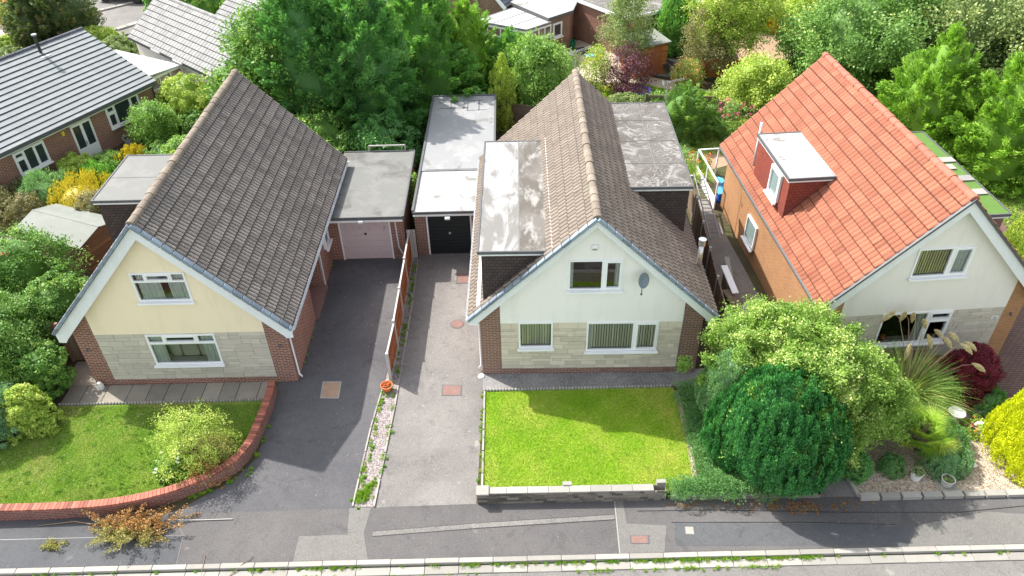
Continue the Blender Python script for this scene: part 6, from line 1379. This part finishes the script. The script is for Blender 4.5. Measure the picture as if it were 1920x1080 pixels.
# juniper ground cover spilling over the wall
rng = np.random.default_rng(21); Vs, Ts = [], []
cov = [(5.35, 14.2), (8.3, 13.9), (8.4, 18.1), (5.35, 18.15)]
cp = scatter(rng, cov, 900); extra = np.stack([4.35 + 3.1 * rng.random(200) ** .8, 13.95 + rng.normal(0, .17, 200)], 1); cp = np.concatenate([cp, extra])
m_ = 130; N = len(cp) * m_; c = np.repeat(np.concatenate([cp, rng.uniform(.10, .34, (len(cp), 1))], 1), m_, 0); c[:, 2] += np.where(c[:, 1] < 14.3, np.repeat(rng.uniform(-.02, .24, len(cp)), m_), 0); d = rvec(rng, N); d[:, 2] = np.abs(d[:, 2]); P_ = c + d * np.array([.20, .20, .11]); D = nrm(d * .7 + rvec(rng, N) * .6 + [0, 0, .3])
V = leaf_quads(P_, D, nrm(rvec(rng, N) + [0, 0, .8]), np.full(N, .055), np.full(N, .022)); V[..., 2] = np.maximum(V[..., 2], .02)
stuff('ground_cover', V, np.clip(np.repeat(rng.random(len(cp)), m_) * .4 + rng.random(N) * .6, 0, 1), L_['groundcover'], 'dense green juniper ground cover between the bright lawn and the dark conifer')
def tufts(name, pts, h, r, per, mat, seed, label=None, leaf=.045):
    rng = np.random.default_rng(seed); pts = np.array(pts); n = len(pts) * per; s = np.repeat(rng.uniform(.5, 1.3, len(pts)), per)[:, None]; c = np.repeat(np.concatenate([pts, np.full((len(pts), 1), .01)], 1), per, 0); d = rvec(rng, n); d[:, 2] = np.abs(d[:, 2])
    P_ = c + d * np.array([r, r, h]) * s * rng.uniform(.3, 1, (n, 1)); V = leaf_quads(P_, nrm(d + [0, 0, .4]), rvec(rng, n), np.full(n, leaf), np.full(n, leaf * .4)); V[..., 2] = np.maximum(V[..., 2], -.09)
    return stuff(name, V, np.clip(np.repeat(rng.random(len(pts)), per) * .5 + rng.random(n) * .5, 0, 1), mat, label)
r = np.random.default_rng(31)
def line(p, q, n, j=.04): t = r.random(n)[:, None]; return np.array(p) + (np.array(q) - np.array(p)) * t + r.normal(0, j, (n, 2))
kb = np.concatenate([line((-14, 11.88), (16, 11.86), 70, .02), line((2.2, 11.87), (8.2, 11.86), 90, .02), line((-7.5, 11.87), (-4.5, 11.87), 26, .02), line((-1.5, 11.87), (3, 11.86), 30, .02)])
o = tufts('kerb_weeds', kb, .07, .09, 60, L_['weed'], 1, leaf=.04); o.location.z = -.075
o = tufts('gutter_weeds', np.concatenate([line((1.5, 11.61), (7, 11.61), 60, .02), line((-9, 11.6), (-1, 11.6), 20, .02)]), .05, .07, 40, L_['weed'], 2, leaf=.035); o.location.z = -.09
tufts('weeds', np.concatenate([line((-4.62, 14.0), (-4.35, 18.4), 46, .05), line((-4.1, 14.5), (-3.95, 18.3), 20, .05), line((-4.0, 19), (-3.9, 25.5), 50, .05), line((-4.65, 13.9), (-4.3, 14.6), 60, .09), line((-4.3, 18.0), (-4.15, 18.8), 16, .04)]), .10, .08, 70, L_['weed'], 3)
tufts('weeds', np.concatenate([line((-1.1, 14), (-1.06, 18.3), 22, .03), line((-8.05, 14.9), (-7.85, 17.2), 16, .04), line((-9.6, 14.2), (-8.3, 14.9), 18, .05), line((-7.35, 19.0), (-7.3, 26), 14, .03)]), .08, .07, 60, L_['weed'], 4)
tufts('weeds', np.concatenate([line((-13.5, 14.6), (-10, 16.5), 24, .6), line((-12.5, 14.4), (-11, 14.6), 16, .25)]), .07, .10, 60, L_['broad_mid'], 5)
tufts('leaf_litter', np.concatenate([line((4.2, 13.55), (10, 13.45), 60, .1), line((7.2, 13.5), (8.6, 13.3), 40, .12)]), .02, .12, 26, L_['dead'], 6, leaf=.035)
tufts('leaf_litter', np.stack([r.uniform(-14, 14, 160), r.uniform(12.2, 13.6, 160)], 1), .012, .03, 2, L_['dead'], 7, leaf=.03)
tufts('leaf_litter', np.stack([r.uniform(-7.2, -1.2, 140), r.uniform(14, 25, 140)], 1), .012, .03, 2, L_['plume'], 8, leaf=.03)
P('climbing_weed', 'light green weed growing up beside the wall between the two garages', 'plant', (-3.98, 28.6, 0), 2.5, .28, 'column', 'broad', L_['broad_bright'], 1800, .10, 170, trunk=False, core=False)
# cut branches dumped on the pavement
def brush(name, label, loc, R_, h, n, nt_, seed, mats=('dead', 'olive_dry')):
    rng = np.random.default_rng(seed); root = empty(name, loc, 0, label, 'cut branches'); tw = MB(); Cs = []
    for k in range(nt_):
        a = rng.random() * 6.28; p = Vector((rng.normal() * R_[0] * .35, rng.normal() * R_[1] * .35, rng.uniform(.03, h * .6))); d = Vector((math.cos(a), math.sin(a) * .6, rng.uniform(-.12, .3))).normalized(); L = rng.uniform(.3, .8) * R_[0]; q = [p, p + d * L * .5 + Vector((0, 0, .04)), p + d * L + Vector((0, 0, rng.uniform(-.05, .03)))]
        for v in q: v.z = max(v.z, .025)
        tw.tube(q, [.012, .008, .004], 4)
        for t in rng.random(int(n / nt_)): c = q[0].lerp(q[1], t * 2) if t < .5 else q[1].lerp(q[2], t * 2 - 1); Cs.append((c.x, c.y, c.z))
    C = np.array(Cs) + rvec(rng, len(Cs)) * .07; C[:, 2] = np.maximum(C[:, 2], .02); N = len(C); V = leaf_quads(C, rvec(rng, N), nrm(rvec(rng, N) + [0, 0, .6]), np.full(N, .062) * rng.uniform(.6, 1.3, N), np.full(N, .036)); V[..., 2] = np.maximum(V[..., 2], .015)
    tw.build('twigs', M['twig'], root); k = C[:, 1] + C[:, 0] * .15 > -.12 + rng.normal(0, .12, N)
    if k.any(): quads_mesh('dead_leaves', V[k], rng.random(int(k.sum())), L_[mats[0]], root)
    if (~k).any(): quads_mesh('pale_leaves', V[~k], rng.random(int((~k).sum())), L_[mats[1]], root)
    return root
tufts('lawn_weeds', np.stack([r.uniform(-.6, 4.9, 26), r.uniform(14.2, 18.0, 26)], 1), .03, .06, 30, L_['broad_mid'], 12, leaf=.035)
tufts('lawn_weeds', np.stack([r.uniform(-15.5, -10.8, 40), r.uniform(14.3, 17.6, 40)], 1), .05, .09, 45, L_['broad_green'], 13, leaf=.05)
tufts('dry_grass', np.concatenate([r.normal((-14.6, 15.2), (.7, .45), (120, 2)), r.normal((-12.8, 17.2), (.8, .25), (50, 2))]), .03, .10, 30, L_['plume'], 14, leaf=.03)
brush('brush_pile', 'large heap of brown and yellow cut branches dumped on the pavement by the brick wall', (-10.75, 13.1, 0), (1.15, .5), .42, 9000, 90, 1)
brush('brush_pile', 'small loose cut branch lying alone on the pavement at the far left', (-12.95, 12.75, 0), (.32, .22), .12, 420, 9, 2, ('olive_dry', 'olive_dry'))
m = MB().tube([(-13.6, 13.38, .03), (-12.6, 13.48, .05), (-12.1, 13.38, .05), (-11.4, 13.45, .1), (-10.9, 13.3, .2)], [.012, .02, .022, .02, .012], 6); tag(m.build('stick', M['twig']), 'long bare crooked stick lying against the brick wall beside the heap', 'stick')
m = MB().tube([(-9.9, 13.42, .1), (-9.0, 13.44, .03), (-8.1, 13.45, .03)], [.014, .016, .016], 6); tag(m.build('stick', M['post']), 'straight pale cane lying on the pavement right of the heap', 'stick')
m = MB().tube([(-7.75, 11.7, -.06), (-7.3, 12.15, .06), (-7.25, 12.25, .05)], .012, 6); tag(m.build('stick', M['twig']), 'short yellow cane lying over the kerb at the dropped drive', 'stick')
m = MB().tube([(-8.55, 12.3, .02), (-8.5, 11.9, .03), (-8.48, 11.5, -.08)], .008, 5); tag(m.build('stick', M['twig']), 'thin upright-looking stem across the kerb below the dark drive', 'stick')
